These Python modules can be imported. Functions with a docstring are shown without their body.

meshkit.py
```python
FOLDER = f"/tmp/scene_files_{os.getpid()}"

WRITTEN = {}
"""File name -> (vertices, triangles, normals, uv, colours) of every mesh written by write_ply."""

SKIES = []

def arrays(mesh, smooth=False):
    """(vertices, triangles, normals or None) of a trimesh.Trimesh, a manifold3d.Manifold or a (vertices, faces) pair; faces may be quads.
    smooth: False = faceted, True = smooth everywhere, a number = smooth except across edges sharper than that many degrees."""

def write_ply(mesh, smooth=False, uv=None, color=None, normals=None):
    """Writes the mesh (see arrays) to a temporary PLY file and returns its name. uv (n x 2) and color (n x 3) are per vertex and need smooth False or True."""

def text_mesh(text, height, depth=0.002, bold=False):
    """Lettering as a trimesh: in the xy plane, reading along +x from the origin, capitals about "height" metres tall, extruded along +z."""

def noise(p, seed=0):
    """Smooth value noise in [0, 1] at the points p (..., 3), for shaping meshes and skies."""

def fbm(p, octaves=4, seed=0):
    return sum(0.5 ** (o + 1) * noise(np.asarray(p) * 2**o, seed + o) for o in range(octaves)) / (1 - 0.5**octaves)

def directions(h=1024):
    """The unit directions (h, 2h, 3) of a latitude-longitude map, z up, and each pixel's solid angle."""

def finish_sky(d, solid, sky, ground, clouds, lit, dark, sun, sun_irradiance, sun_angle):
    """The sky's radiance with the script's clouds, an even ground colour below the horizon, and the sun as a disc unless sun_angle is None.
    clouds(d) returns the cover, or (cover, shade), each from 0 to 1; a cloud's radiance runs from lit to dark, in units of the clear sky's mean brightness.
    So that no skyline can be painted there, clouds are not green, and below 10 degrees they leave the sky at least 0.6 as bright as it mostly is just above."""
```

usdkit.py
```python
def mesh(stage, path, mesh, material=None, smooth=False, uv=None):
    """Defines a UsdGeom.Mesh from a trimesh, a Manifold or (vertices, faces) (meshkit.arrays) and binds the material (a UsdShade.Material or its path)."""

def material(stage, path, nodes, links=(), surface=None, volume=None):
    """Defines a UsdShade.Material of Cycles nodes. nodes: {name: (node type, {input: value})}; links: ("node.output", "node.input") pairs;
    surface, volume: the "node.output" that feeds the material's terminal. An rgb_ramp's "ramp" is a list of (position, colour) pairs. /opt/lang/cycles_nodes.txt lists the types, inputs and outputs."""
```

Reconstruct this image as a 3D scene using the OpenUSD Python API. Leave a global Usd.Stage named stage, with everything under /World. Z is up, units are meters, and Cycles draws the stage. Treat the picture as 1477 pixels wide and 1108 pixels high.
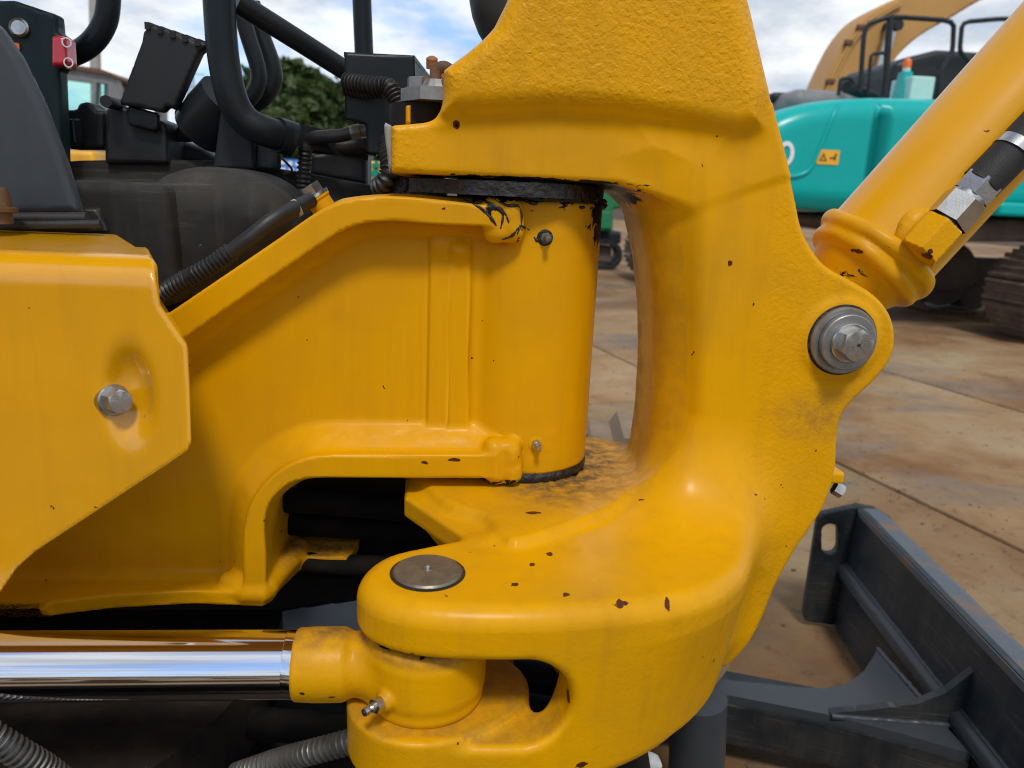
import math, random
import numpy as np, trimesh, usdkit, meshkit
from pxr import Usd, UsdGeom, UsdLux, UsdShade, Sdf, Gf, Vt
from shapely.geometry import Polygon
from shapely import affinity

# ------------------------------------------------------------------ camera, sky, sun, exposure
stage = Usd.Stage.CreateInMemory()
UsdGeom.SetStageUpAxis(stage, 'Z'); UsdGeom.SetStageMetersPerUnit(stage, 1.0)
UsdGeom.Xform.Define(stage, '/World'); UsdGeom.Scope.Define(stage, '/World/Looks')
CAM = np.array([0.0, 0.0, 0.95]); FPX = 1100.0
YAW, PITCH, ROLL = np.radians([5.0, 14.0, 2.6])
EXPOSURE = -0.24
SUN_DIR = np.array([0.02, -0.56, 0.83]); SUN_DIR = SUN_DIR / np.linalg.norm(SUN_DIR)
SUN_INT, SUN_ANGLE, SKY = 0.70, 10.0, 0.096
c_f = np.array([math.sin(YAW)*math.cos(PITCH), math.cos(YAW)*math.cos(PITCH), -math.sin(PITCH)])
r0 = np.array([math.cos(YAW), -math.sin(YAW), 0.0]); u0 = np.cross(r0, c_f)
c_r = r0*math.cos(ROLL) + u0*math.sin(ROLL); c_u = -r0*math.sin(ROLL) + u0*math.cos(ROLL)
cam = UsdGeom.Camera.Define(stage, '/World/camera')
m4 = Gf.Matrix4d(*c_r, 0, *c_u, 0, *(-c_f), 0, *CAM, 1)
cam.AddTransformOp().Set(m4)
cam.CreateHorizontalApertureAttr(36.0); cam.CreateVerticalApertureAttr(27.0)
cam.CreateFocalLengthAttr(36.0*FPX/1477); cam.CreateClippingRangeAttr((0.02, 5000.0))
cam.CreateFStopAttr(8.0); cam.CreateFocusDistanceAttr(0.72); cam.CreateExposureAttr(EXPOSURE)

elev = math.asin(SUN_DIR[2]); rot = math.atan2(SUN_DIR[0], SUN_DIR[1])
sun = UsdLux.DistantLight.Define(stage, '/World/sun')
sun.CreateIntensityAttr(SUN_INT); sun.CreateAngleAttr(SUN_ANGLE); sun.CreateNormalizeAttr(True); sun.CreateColorAttr(Gf.Vec3f(1, 0.95, 0.87))
zax = SUN_DIR; xax = np.cross([0, 1, 0.0], zax); xax /= np.linalg.norm(xax); yax = np.cross(zax, xax)
sun.AddTransformOp().Set(Gf.Matrix4d(*xax, 0, *yax, 0, *zax, 0, 0, 0, 0, 1))
sky_mat = usdkit.material(stage, '/World/Looks/sky_look', {
    "tc": ("texture_coordinate", {}),
    "sep": ("separate_xyz", {}),
    "zz": ("math", {"math_type": "add", "value2": 0.22}),
    "dx": ("math", {"math_type": "divide"}), "dy": ("math", {"math_type": "divide"}),
    "flat": ("combine_xyz", {"z": 0.3}),
    "sky": ("sky_texture", {"sky_type": "single_scattering", "sun_disc": False, "sun_elevation": elev, "sun_rotation": rot}),
    "n1": ("noise_texture", {"scale": 1.5, "detail": 8.0, "roughness": 0.56, "distortion": 0.3}),
    "cover": ("rgb_ramp", {"ramp": [(0.0, (0.15,)*3), (0.40, (0.25,)*3), (0.49, (0.85,)*3), (0.56, (1,)*3), (1, (1,)*3)]}),
    "n2": ("noise_texture", {"scale": 2.3, "detail": 7.0, "roughness": 0.6, "w": 4.0, "dimensions": "4D"}),
    "tone": ("rgb_ramp", {"ramp": [(0.0, (4.8, 6.2, 8.4)), (0.38, (6.0, 7.2, 9.0)), (0.47, (8.6, 9.3, 10.2)), (0.58, (12.5, 12.8, 13.1)), (1, (14.5, 14.6, 14.7))]}),
    "mix": ("mix", {}), "blue": ("mix", {"mix_type": "multiply", "fac": 1.0, "color2": (1.25, 1.75, 2.5)}),
    "bg": ("background_shader", {"strength": SKY})},
    [("tc.generated", "sep.vector"), ("sep.z", "zz.value1"), ("sep.x", "dx.value1"), ("zz.value", "dx.value2"), ("sep.y", "dy.value1"), ("zz.value", "dy.value2"),
     ("dx.value", "flat.x"), ("dy.value", "flat.y"),
     ("flat.vector", "n1.vector"), ("flat.vector", "n2.vector"),
     ("n1.fac", "cover.fac"), ("n2.fac", "tone.fac"), ("sky.color", "blue.color1"), ("blue.color", "mix.color1"), ("tone.color", "mix.color2"), ("cover.color", "mix.fac"),
     ("mix.color", "bg.color")], surface="bg.background")
dome = UsdLux.DomeLight.Define(stage, '/World/sky')
UsdShade.MaterialBindingAPI.Apply(dome.GetPrim()).Bind(sky_mat)
dome.GetPrim().SetCustomDataByKey('kind', 'structure')

# ------------------------------------------------------------------ working points: where things stand in the place
def ray(px, py): return c_f + c_r*(px-738.5)/FPX + c_u*(554-py)/FPX
def P(px, py, Y): d = ray(px, py); return CAM + d*(Y/d[1])
def PZ(px, py, z): d = ray(px, py); return CAM + d*((z-CAM[2])/d[2])
def PX(px, py, x): d = ray(px, py); return CAM + d*(x/d[0])
def xz(pts, Y): return np.array([[P(a, b, Y)[0], P(a, b, Y)[2]] for a, b in pts])
def xy(pts, z): return np.array([PZ(a, b, z)[:2] for a, b in pts])

# ------------------------------------------------------------------ naming and scene helpers
used = {}
def numbered(path):
    n = used.get(path, 0); used[path] = n + 1
    return path if n == 0 else '%s_%03d' % (path, n)
class Node:
    def __init__(s, path, base): s.path, s.base = path, np.asarray(base, float)
    def data(s, **k):
        pr = stage.GetPrimAtPath(s.path)
        for a, b in k.items():
            if b is not None: pr.SetCustomDataByKey(a, b)
        return s
def thing(name, label, category, base, group=None):
    path = numbered('/World/' + name)
    x = UsdGeom.Xform.Define(stage, path); x.AddTranslateOp().Set(Gf.Vec3d(*map(float, base)))
    return Node(path, base).data(label=label, category=category, group=group)
def arrays(mesh, smooth):
    if isinstance(mesh, dict): return mesh['v'], mesh['f'], mesh['n']
    return meshkit.arrays(mesh, smooth)
def obj(name, mesh, mat, parent=None, smooth=35, label=None, category=None, kind=None, group=None, attrs=None):
    v, f, n = arrays(mesh, smooth)
    base = parent.base if parent is not None else np.zeros(3)
    path = numbered((parent.path if parent is not None else '/World') + '/' + name)
    m = UsdGeom.Mesh.Define(stage, path)
    m.CreatePointsAttr(Vt.Vec3fArray.FromNumpy((v - base).astype(np.float32)))
    m.CreateFaceVertexCountsAttr(Vt.IntArray.FromNumpy(np.full(len(f), 3, np.int32)))
    m.CreateFaceVertexIndicesAttr(Vt.IntArray.FromNumpy(np.asarray(f).astype(np.int32).ravel()))
    m.CreateSubdivisionSchemeAttr('none')
    if n is not None:
        m.CreateNormalsAttr(Vt.Vec3fArray.FromNumpy(np.asarray(n).astype(np.float32))); m.SetNormalsInterpolation('vertex')
    at = dict(attrs(v, n)) if attrs else {}
    for k, a in at.items():
        UsdGeom.PrimvarsAPI(m).CreatePrimvar(k, Sdf.ValueTypeNames.FloatArray, 'vertex').Set(Vt.FloatArray.FromNumpy(np.asarray(a, np.float32)))
    UsdShade.MaterialBindingAPI.Apply(m.GetPrim()).Bind(mat)
    nd = Node(path, base)
    return nd.data(label=label, category=category, kind=kind, group=group)
def copy_thing(src, name, base, rotz=0, label=None, group=None):
    path = numbered('/World/' + name)
    x = UsdGeom.Xform.Define(stage, path); x.AddTranslateOp().Set(Gf.Vec3d(*map(float, base))); x.AddRotateZOp().Set(float(rotz))
    p = x.GetPrim(); p.GetReferences().AddInternalReference(src.path); p.SetInstanceable(True)
    for k, a in stage.GetPrimAtPath(src.path).GetCustomData().items(): p.SetCustomDataByKey(k, a)
    return Node(path, base).data(label=label, group=group)

# ------------------------------------------------------------------ solid modelling helpers
def smin(a, b, k):
    h = np.clip(0.5 + 0.5*(b-a)/k, 0, 1); return b*(1-h) + a*h - k*h*(1-h)
def chamfer(a, b, r): return smin(np.minimum(a, b), (a + b - r)*0.70711, 0.003)
def smax(a, b, k): return -smin(-a, -b, k)
def spline(pts, n=6, closed=True):
    p = np.asarray(pts, float); N = len(p); out = []
    for i in range(N if closed else N-1):
        if closed: a, b, c, d = p[i-1], p[i], p[(i+1) % N], p[(i+2) % N]
        else: a, b, c, d = p[max(i-1, 0)], p[i], p[i+1], p[min(i+2, N-1)]
        for t in np.arange(n)/n:
            out.append(0.5*((2*b) + (c-a)*t + (2*a-5*b+4*c-d)*t*t + (3*b-a-3*c+d)*t**3))
    if not closed: out.append(p[-1])
    return np.array(out)
def poly(pts):
    """signed distance to a polygon, as a function of two coordinates"""
    p = np.asarray(pts, float)
    def f(a, b):
        a, b = np.broadcast_arrays(np.asarray(a, float), np.asarray(b, float))
        best = np.full(a.shape, 1e9); inside = np.zeros(a.shape, bool)
        for i in range(len(p)):
            x0, y0 = p[i]; x1, y1 = p[(i+1) % len(p)]
            ex, ey = x1-x0, y1-y0; wx, wy = a-x0, b-y0
            t = np.clip((wx*ex + wy*ey)/max(ex*ex+ey*ey, 1e-14), 0, 1)
            best = np.minimum(best, (wx-ex*t)**2 + (wy-ey*t)**2)
            if y0 != y1: inside ^= ((y0 > b) != (y1 > b)) & (a < ex*(b-y0)/ey + x0)
        d = np.sqrt(best); return np.where(inside, -d, d)
    return f
def ext(d2, w, r):
    a, b = d2 + r, w + r
    return np.minimum(np.maximum(a, b), 0) + np.hypot(np.maximum(a, 0), np.maximum(b, 0)) - r
def slab(t, lo, hi): return np.abs(t - (lo+hi)/2) - (hi-lo)/2
def capsule(X, Y, Z, a, b, r):
    a, b = np.asarray(a, float), np.asarray(b, float); e = b - a
    t = np.clip(((X-a[0])*e[0] + (Y-a[1])*e[1] + (Z-a[2])*e[2])/(e@e), 0, 1)
    return np.sqrt((X-a[0]-e[0]*t)**2 + (Y-a[1]-e[1]*t)**2 + (Z-a[2]-e[2]*t)**2) - r
def surface(f, lo, hi, h, project=2):
    """naive surface nets of f, its vertices then moved onto the surface; gives vertices, faces and smooth normals"""
    lo, hi = np.asarray(lo, float), np.asarray(hi, float)
    ax = [np.arange(lo[i], hi[i] + h, h) for i in range(3)]
    X, Y, Z = ax[0][:, None, None], ax[1][None, :, None], ax[2][None, None, :]
    S = np.array(np.broadcast_to(f(X, Y, Z), (len(ax[0]), len(ax[1]), len(ax[2]))), np.float32)
    S[0], S[-1] = np.maximum(S[0], 1e-4), np.maximum(S[-1], 1e-4); S[:, 0], S[:, -1] = np.maximum(S[:, 0], 1e-4), np.maximum(S[:, -1], 1e-4); S[:, :, 0], S[:, :, -1] = np.maximum(S[:, :, 0], 1e-4), np.maximum(S[:, :, -1], 1e-4)
    neg = S < 0
    cnt = sum(neg[i:neg.shape[0]-1+i, j:neg.shape[1]-1+j, k:neg.shape[2]-1+k].astype(np.int8) for i in (0, 1) for j in (0, 1) for k in (0, 1))
    cells = np.argwhere((cnt > 0) & (cnt < 8)); idx = -np.ones(cnt.shape, np.int64); idx[tuple(cells.T)] = np.arange(len(cells))
    acc, num = np.zeros((len(cells), 3)), np.zeros(len(cells))
    for d in range(3):
        o = [k for k in range(3) if k != d]
        for i in (0, 1):
            for j in (0, 1):
                a = cells.copy(); a[:, o[0]] += i; a[:, o[1]] += j; b = a.copy(); b[:, d] += 1
                sa, sb = S[tuple(a.T)], S[tuple(b.T)]; x = (sa < 0) != (sb < 0)
                t = np.where(x, sa/np.where(x, sa-sb, 1), 0)
                pos = a.astype(float); pos[:, d] += t
                acc[x] += pos[x]; num[x] += 1
    V = lo + h*acc/num[:, None]
    F = []
    for d in range(3):
        o = [(d+1) % 3, (d+2) % 3]
        sh = [slice(None)]*3; sh2 = [slice(None)]*3; sh[d] = slice(0, -1); sh2[d] = slice(1, None)
        e = np.argwhere(neg[tuple(sh)] != neg[tuple(sh2)])
        e = e[(e[:, o[0]] > 0) & (e[:, o[1]] > 0) & (e[:, o[0]] < S.shape[o[0]]-1) & (e[:, o[1]] < S.shape[o[1]]-1)]
        q = []
        for i, j in ((-1, -1), (0, -1), (0, 0), (-1, 0)):
            c = e.copy(); c[:, o[0]] += i; c[:, o[1]] += j; q.append(idx[tuple(c.T)])
        q = np.stack(q, 1); flip = ~neg[tuple(e.T)]; q[flip] = q[flip][:, ::-1]; F.append(q)
    F = np.vstack(F)
    ev = lambda p: np.asarray(f(p[:, 0], p[:, 1], p[:, 2]))
    def grad(p, e=h*0.25):
        k = np.array([[1, -1, -1], [-1, -1, 1], [-1, 1, -1], [1, 1, 1]], float)
        return sum(kk*ev(p + e*kk)[:, None] for kk in k)/(4*e)
    for _ in range(project):
        g = grad(V); gl = np.maximum((g*g).sum(1), 0.15)
        V = V - np.clip(ev(V)/gl, -0.6*h, 0.6*h)[:, None]*g
    n = grad(V); n /= np.maximum(np.linalg.norm(n, axis=1, keepdims=True), 1e-9)
    # split each quad along its shorter diagonal
    d1 = np.linalg.norm(V[F[:, 0]]-V[F[:, 2]], axis=1); d2 = np.linalg.norm(V[F[:, 1]]-V[F[:, 3]], axis=1)
    s = d1 <= d2
    T = np.vstack([F[s][:, [0, 1, 2]], F[s][:, [0, 2, 3]], F[~s][:, [0, 1, 3]], F[~s][:, [1, 2, 3]]])
    return dict(v=V, f=T, n=n)
def sub(m, keep):
    f = m['f'][keep]; u, inv = np.unique(f, return_inverse=True)
    return dict(v=m['v'][u], f=inv.reshape(f.shape), n=m['n'][u])
def rprism(pts, y0, y1, r=0.003, h=0.003, twist=None):
    """rounded plate: outline pts (x, z) between depths y0 and y1"""
    p = np.asarray(pts, float); d = poly(p)
    f = lambda X, Y, Z: ext(d(X, Z), slab(Y, y0, y1), r)
    return surface(f, [p[:, 0].min()-2*h, y0-2*h, p[:, 1].min()-2*h], [p[:, 0].max()+2*h, y1+2*h, p[:, 1].max()+2*h], h)
def prism(pts, y0, y1):
    m = trimesh.creation.extrude_polygon(Polygon(np.asarray(pts)).buffer(0), y1-y0, engine='earcut')
    v = np.array(m.vertices); return trimesh.Trimesh(np.stack([v[:, 0], y1 - v[:, 2], v[:, 1]], 1), m.faces, process=False)
def prism_z(pts, z0, z1):
    m = trimesh.creation.extrude_polygon(Polygon(np.asarray(pts)).buffer(0), z1-z0, engine='earcut'); m.apply_translation([0, 0, z0]); return m
def frame_to(d, up=(0, 0, 1)):
    d = np.asarray(d, float)/np.linalg.norm(d); up = np.asarray(up, float)
    if abs(d @ up) > 0.98: up = np.array([1.0, 0, 0])
    a = np.cross(up, d); a /= np.linalg.norm(a); return np.stack([a, np.cross(d, a), d], 1)
def tube(path, r, n=16, cap=True, step=None):
    p = np.asarray(path, float); r = np.broadcast_to(np.asarray(r, float), (len(p),))
    t = np.gradient(p, axis=0); t /= np.maximum(np.linalg.norm(t, axis=1, keepdims=True), 1e-12)
    M = frame_to(t[0]); a = M[:, 0]; ang = np.arange(n)/n*2*np.pi; V = []
    for i in range(len(p)):
        a = a - t[i]*(a @ t[i]); a /= np.linalg.norm(a); b = np.cross(t[i], a)
        V.append(p[i] + r[i]*(np.cos(ang)[:, None]*a + np.sin(ang)[:, None]*b))
    V = np.vstack(V); F = []
    for i in range(len(p)-1):
        for j in range(n):
            q = [i*n+j, i*n+(j+1) % n, (i+1)*n+(j+1) % n, (i+1)*n+j]; F += [[q[0], q[1], q[2]], [q[0], q[2], q[3]]]
    if cap:
        k = len(V); V = np.vstack([V, p[0], p[-1]])
        for j in range(n): F += [[k, (j+1) % n, j], [k+1, (len(p)-1)*n+j, (len(p)-1)*n+(j+1) % n]]
    return trimesh.Trimesh(V, F, process=False)
def smooth_path(pts, step):
    c = spline(pts, 12, closed=False); L = np.r_[0, np.cumsum(np.linalg.norm(np.diff(c, axis=0), axis=1))]
    s = np.linspace(0, L[-1], max(int(L[-1]/step), 3)); return np.stack([np.interp(s, L, c[:, k]) for k in range(3)], 1), s
def hose(pts, r, pitch, depth=0.14, n=16):
    p, s = smooth_path(pts, pitch/5); return tube(p, r*(1 + depth*np.clip(1.6*np.sin(2*np.pi*s/pitch), -1, 1)), n)
def pipe(pts, r, step=0.008, n=18):
    p, s = smooth_path(pts, step); return tube(p, r, n)
def lathe(prof, at, d, n=32, up=(0, 0, 1)):
    """prof: (radius, height along d) points"""
    p = np.asarray(prof, float); M = frame_to(d, up); ang = np.arange(n)/n*2*np.pi; V = []
    for r, hh in p: V.append(np.stack([r*np.cos(ang), r*np.sin(ang), np.full(n, hh)], 1))
    V = np.vstack(V) @ M.T + np.asarray(at); F = []
    for i in range(len(p)-1):
        for j in range(n):
            q = [i*n+j, i*n+(j+1) % n, (i+1)*n+(j+1) % n, (i+1)*n+j]; F += [[q[0], q[1], q[2]], [q[0], q[2], q[3]]]
    m = trimesh.Trimesh(V, F, process=True); return m
def hexhead(at, d, r, hgt, spin=0.2, up=(0, 0, 1)):
    """hexagon head with its corners turned off at the top"""
    M = frame_to(d, up); F2 = 6
    a = spin + np.arange(36)/36*2*np.pi; rr = r*0.866/np.cos((np.arange(36) % 6)/6*np.pi/3 - np.pi/6)
    V, rows = [], [(1.0, 0), (1.0, hgt*0.8), (0.0, hgt)]
    base = np.stack([rr*np.cos(a), rr*np.sin(a)], 1); zt = hgt - 0.55*(rr - r*0.866)
    V = [np.c_[base, np.zeros(36)], np.c_[base, zt], np.c_[base*(r*0.80/rr)[:, None], np.full(36, hgt)], [[0, 0, hgt]]]
    V = np.vstack(V) @ M.T + np.asarray(at); F = []
    for i in range(2):
        for j in range(36):
            k = (j+1) % 36; F += [[i*36+j, i*36+k, (i+1)*36+k], [i*36+j, (i+1)*36+k, (i+1)*36+j]]
    for j in range(36): F.append([72+j, 72+(j+1) % 36, 108])
    return trimesh.Trimesh(V, F, process=False)
def box(lo, hi):
    lo, hi = np.asarray(lo, float), np.asarray(hi, float)
    m = trimesh.creation.box(hi-lo); m.apply_translation((lo+hi)/2); return m
def rbox(lo, hi, r, h):
    lo, hi = np.asarray(lo, float), np.asarray(hi, float); c, e = (lo+hi)/2, (hi-lo)/2
    def f(X, Y, Z):
        qx, qy, qz = np.abs(X-c[0])-e[0]+r, np.abs(Y-c[1])-e[1]+r, np.abs(Z-c[2])-e[2]+r
        return np.sqrt(np.maximum(qx, 0)**2 + np.maximum(qy, 0)**2 + np.maximum(qz, 0)**2) + np.minimum(np.maximum(qx, np.maximum(qy, qz)), 0) - r
    return surface(f, lo-2*h, hi+2*h, h)
def join(*ms): return trimesh.util.concatenate([m if isinstance(m, trimesh.Trimesh) else trimesh.Trimesh(m['v'], m['f'], process=False) for m in ms])
def bar(a, b, w, t, up=(0, 0, 1)):
    a, b = np.asarray(a, float), np.asarray(b, float); M = np.eye(4); M[:3, :3] = frame_to(b-a, up); M[:3, 3] = (a+b)/2
    m = trimesh.creation.box([w, t, np.linalg.norm(b-a)]); m.apply_transform(M); return m
# ------------------------------------------------------------------ materials
def look(name, nodes, links, surface): return usdkit.material(stage, '/World/Looks/' + name, nodes, links, surface=surface)
def paint(name, base, dirt=(0.10, 0.055, 0.02), rust=(0.12, 0.034, 0.012), rough=0.34, dirtamt=0.25, chipamt=0.78, cast=0.0, streak=0.5, coat=0.25, scale=1.0, scratch=0.0, spec=0.22, dust=(0.135, 0.075, 0.030), space='position'):
    N = {"geo": ("geometry", {}), "tc": ("texture_coordinate", {}),
         "tone": ("noise_texture", {"scale": 7.0*scale, "detail": 6.0, "roughness": 0.6}),
         "smap": ("mapping", {"scale": (55*scale, 55*scale, 5*scale)}), "strk": ("noise_texture", {"scale": 1.0, "detail": 4.0, "roughness": 0.6}),
         "tr": ("map_range", {"from_min": 0.42, "from_max": 0.75, "to_max": dirtamt, "clamp": True}),
         "sr": ("map_range", {"from_min": 0.5, "from_max": 0.8, "to_max": dirtamt*streak, "clamp": True}),
         "dirtsum": ("math", {"math_type": "add", "use_clamp": True}),
         "c1": ("mix", {"color1": base, "color2": dirt}),
         # paint chips: few, uneven in outline and size
         "warp": ("noise_texture", {"scale": 90.0*scale, "detail": 3.0}), "warps": ("vector_math", {"math_type": "scale", "scale": 0.016/scale}), "wadd": ("vector_math", {"math_type": "add"}),
         "vor": ("voronoi_texture", {"scale": 26.0*scale}), "vsep": ("separate_color", {}),
         "vr": ("math", {"math_type": "multiply_add", "value2": 0.12, "value3": -0.015}), "vlt": ("math", {"math_type": "less_than"}),
         "von": ("math", {"math_type": "greater_than", "value2": chipamt}), "vand": ("math", {"math_type": "multiply"}),
         "vor2": ("voronoi_texture", {"scale": 95.0*scale}), "v2sep": ("separate_color", {}), "v2lt": ("math", {"math_type": "less_than", "value2": 0.13}),
         "v2on": ("math", {"math_type": "greater_than", "value2": 2.0 if chipamt > 1 else 0.966}), "v2and": ("math", {"math_type": "multiply"}),
         "achip": ("attribute", {"attribute": "chip"}), "cn": ("noise_texture", {"scale": 170.0*scale, "detail": 4.0, "roughness": 0.65}),
         "cadd": ("math", {"math_type": "multiply_add", "value2": 1.1, "value3": -0.55}), "csum": ("math", {"math_type": "add"}), "cgt": ("math", {"math_type": "greater_than", "value2": 0.5}),
         "ch1": ("math", {"math_type": "maximum"}), "ch2": ("math", {"math_type": "maximum"}),
         "rustv": ("mix", {"color1": rust, "color2": (rust[0]*0.35, rust[1]*0.4, rust[2]*0.5)}),
         "c3": ("mix", {}),
         "adust": ("attribute", {"attribute": "dust"}), "dn": ("noise_texture", {"scale": 60.0*scale, "detail": 6.0, "roughness": 0.7}), "dmr": ("map_range", {"from_min": 0.3, "from_max": 0.62, "clamp": True}), "dmul": ("math", {"math_type": "multiply", "use_clamp": True}),
         "c2": ("mix", {"color2": dust}),
         "agr": ("attribute", {"attribute": "grease"}), "gn": ("noise_texture", {"scale": 75.0*scale, "detail": 6.0, "roughness": 0.62, "distortion": 0.6}), "gadd": ("math", {"math_type": "multiply_add", "value2": 1.5, "value3": -0.75}), "gsum": ("math", {"math_type": "add"}),
         "gmr": ("map_range", {"from_min": 0.54, "from_max": 0.62, "clamp": True}), "c4": ("mix", {"color2": (0.006, 0.005, 0.004)}),
         "smap2": ("mapping", {"rotation": (0.5, 0.7, 0.9), "scale": (7*scale, 9*scale, 300*scale)}), "scr": ("noise_texture", {"scale": 1.0, "detail": 3.0, "distortion": 0.15}), "scm": ("map_range", {"from_min": 0.585, "from_max": 0.62, "to_max": scratch, "clamp": True}), "scq": ("math", {"math_type": "multiply"}), "c1b": ("mix", {"color2": tuple(min(c*1.7 + 0.02, 0.3) for c in dirt)}),
         "rmr": ("map_range", {"from_min": 0.3, "from_max": 0.7, "to_min": rough*0.75, "to_max": rough*1.35}),
         "radd": ("math", {"math_type": "multiply_add", "value2": 0.5}),
         "acast": ("attribute", {"attribute": "cast"}), "cst": ("noise_texture", {"scale": 210.0*scale, "detail": 2.5, "roughness": 0.5, "distortion": 0.4}), "cmul": ("math", {"math_type": "multiply"}),
         "peel": ("noise_texture", {"scale": 420.0*scale, "detail": 1.0}), "pm": ("math", {"math_type": "multiply_add", "value2": 0.03}),
         "wave": ("noise_texture", {"scale": 22.0*scale, "detail": 3.0}), "wm": ("math", {"math_type": "multiply_add", "value2": 0.30 + cast*0.3}),
         "chh": ("math", {"math_type": "multiply_add", "value2": -0.25}),
         "bump": ("bump", {"strength": 0.85, "distance": 0.0020/scale}),
         "p": ("principled_bsdf", {"coat_weight": coat, "coat_roughness": 0.22, "ior": 1.45, "specular_ior_level": spec})}
    L = [("tone.fac", "tr.value"), ("smap.vector", "strk.vector"), ("strk.fac", "sr.value"), ("tr.result", "dirtsum.value1"), ("sr.result", "dirtsum.value2"), ("dirtsum.value", "c1.fac"),
         ("warp.color", "warps.vector1"), ("warps.vector", "wadd.vector2"), ("wadd.vector", "vor.vector"), ("wadd.vector", "vor2.vector"),
         ("vor.color", "vsep.color"), ("vsep.g", "vr.value1"), ("vor.distance", "vlt.value1"), ("vr.value", "vlt.value2"), ("vsep.r", "von.value1"), ("vlt.value", "vand.value1"), ("von.value", "vand.value2"),
         ("vor2.color", "v2sep.color"), ("vor2.distance", "v2lt.value1"), ("v2sep.r", "v2on.value1"), ("v2lt.value", "v2and.value1"), ("v2on.value", "v2and.value2"),
         ("cn.fac", "cadd.value1"), ("cadd.value", "csum.value1"), ("achip.fac", "csum.value2"), ("csum.value", "cgt.value1"),
         ("vand.value", "ch1.value1"), ("v2and.value", "ch1.value2"), ("ch1.value", "ch2.value1"), ("cgt.value", "ch2.value2"),
         ("cn.fac", "rustv.fac"),
         ("dn.fac", "dmr.value"), ("dmr.result", "dmul.value1"), ("adust.fac", "dmul.value2"), ("dmul.value", "c2.fac"), ("c1.color", "c1b.color1"), ("smap2.vector", "scr.vector"), ("scr.fac", "scm.value"), ("scm.result", "scq.value1"), ("tr.result", "scq.value2"), ("scq.value", "c1b.fac"), ("c1b.color", "c2.color1"),
         ("c2.color", "c3.color1"), ("rustv.color", "c3.color2"), ("ch2.value", "c3.fac"),
         ("gn.fac", "gadd.value1"), ("gadd.value", "gsum.value1"), ("agr.fac", "gsum.value2"), ("gsum.value", "gmr.value"), ("gmr.result", "c4.fac"), ("c3.color", "c4.color1"), ("c4.color", "p.base_color"),
         ("tone.fac", "rmr.value"), ("dmul.value", "radd.value1"), ("rmr.result", "radd.value3"), ("radd.value", "p.roughness"),
         ("cst.fac", "cmul.value1"), ("acast.fac", "cmul.value2"), ("peel.fac", "pm.value1"), ("cmul.value", "pm.value3"), ("wave.fac", "wm.value1"), ("pm.value", "wm.value3"), ("ch2.value", "chh.value1"), ("wm.value", "chh.value3"), ("chh.value", "bump.height"), ("bump.normal", "p.normal")]
    src = "geo.position" if space == 'position' else "tc.object"
    for n in ("tone", "smap", "smap2", "warp", "cn", "dn", "gn", "cst", "peel", "wave"): L.append((src, n + ".vector"))
    L.append((src, "wadd.vector1"))
    return look(name, N, L, "p.BSDF")
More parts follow.
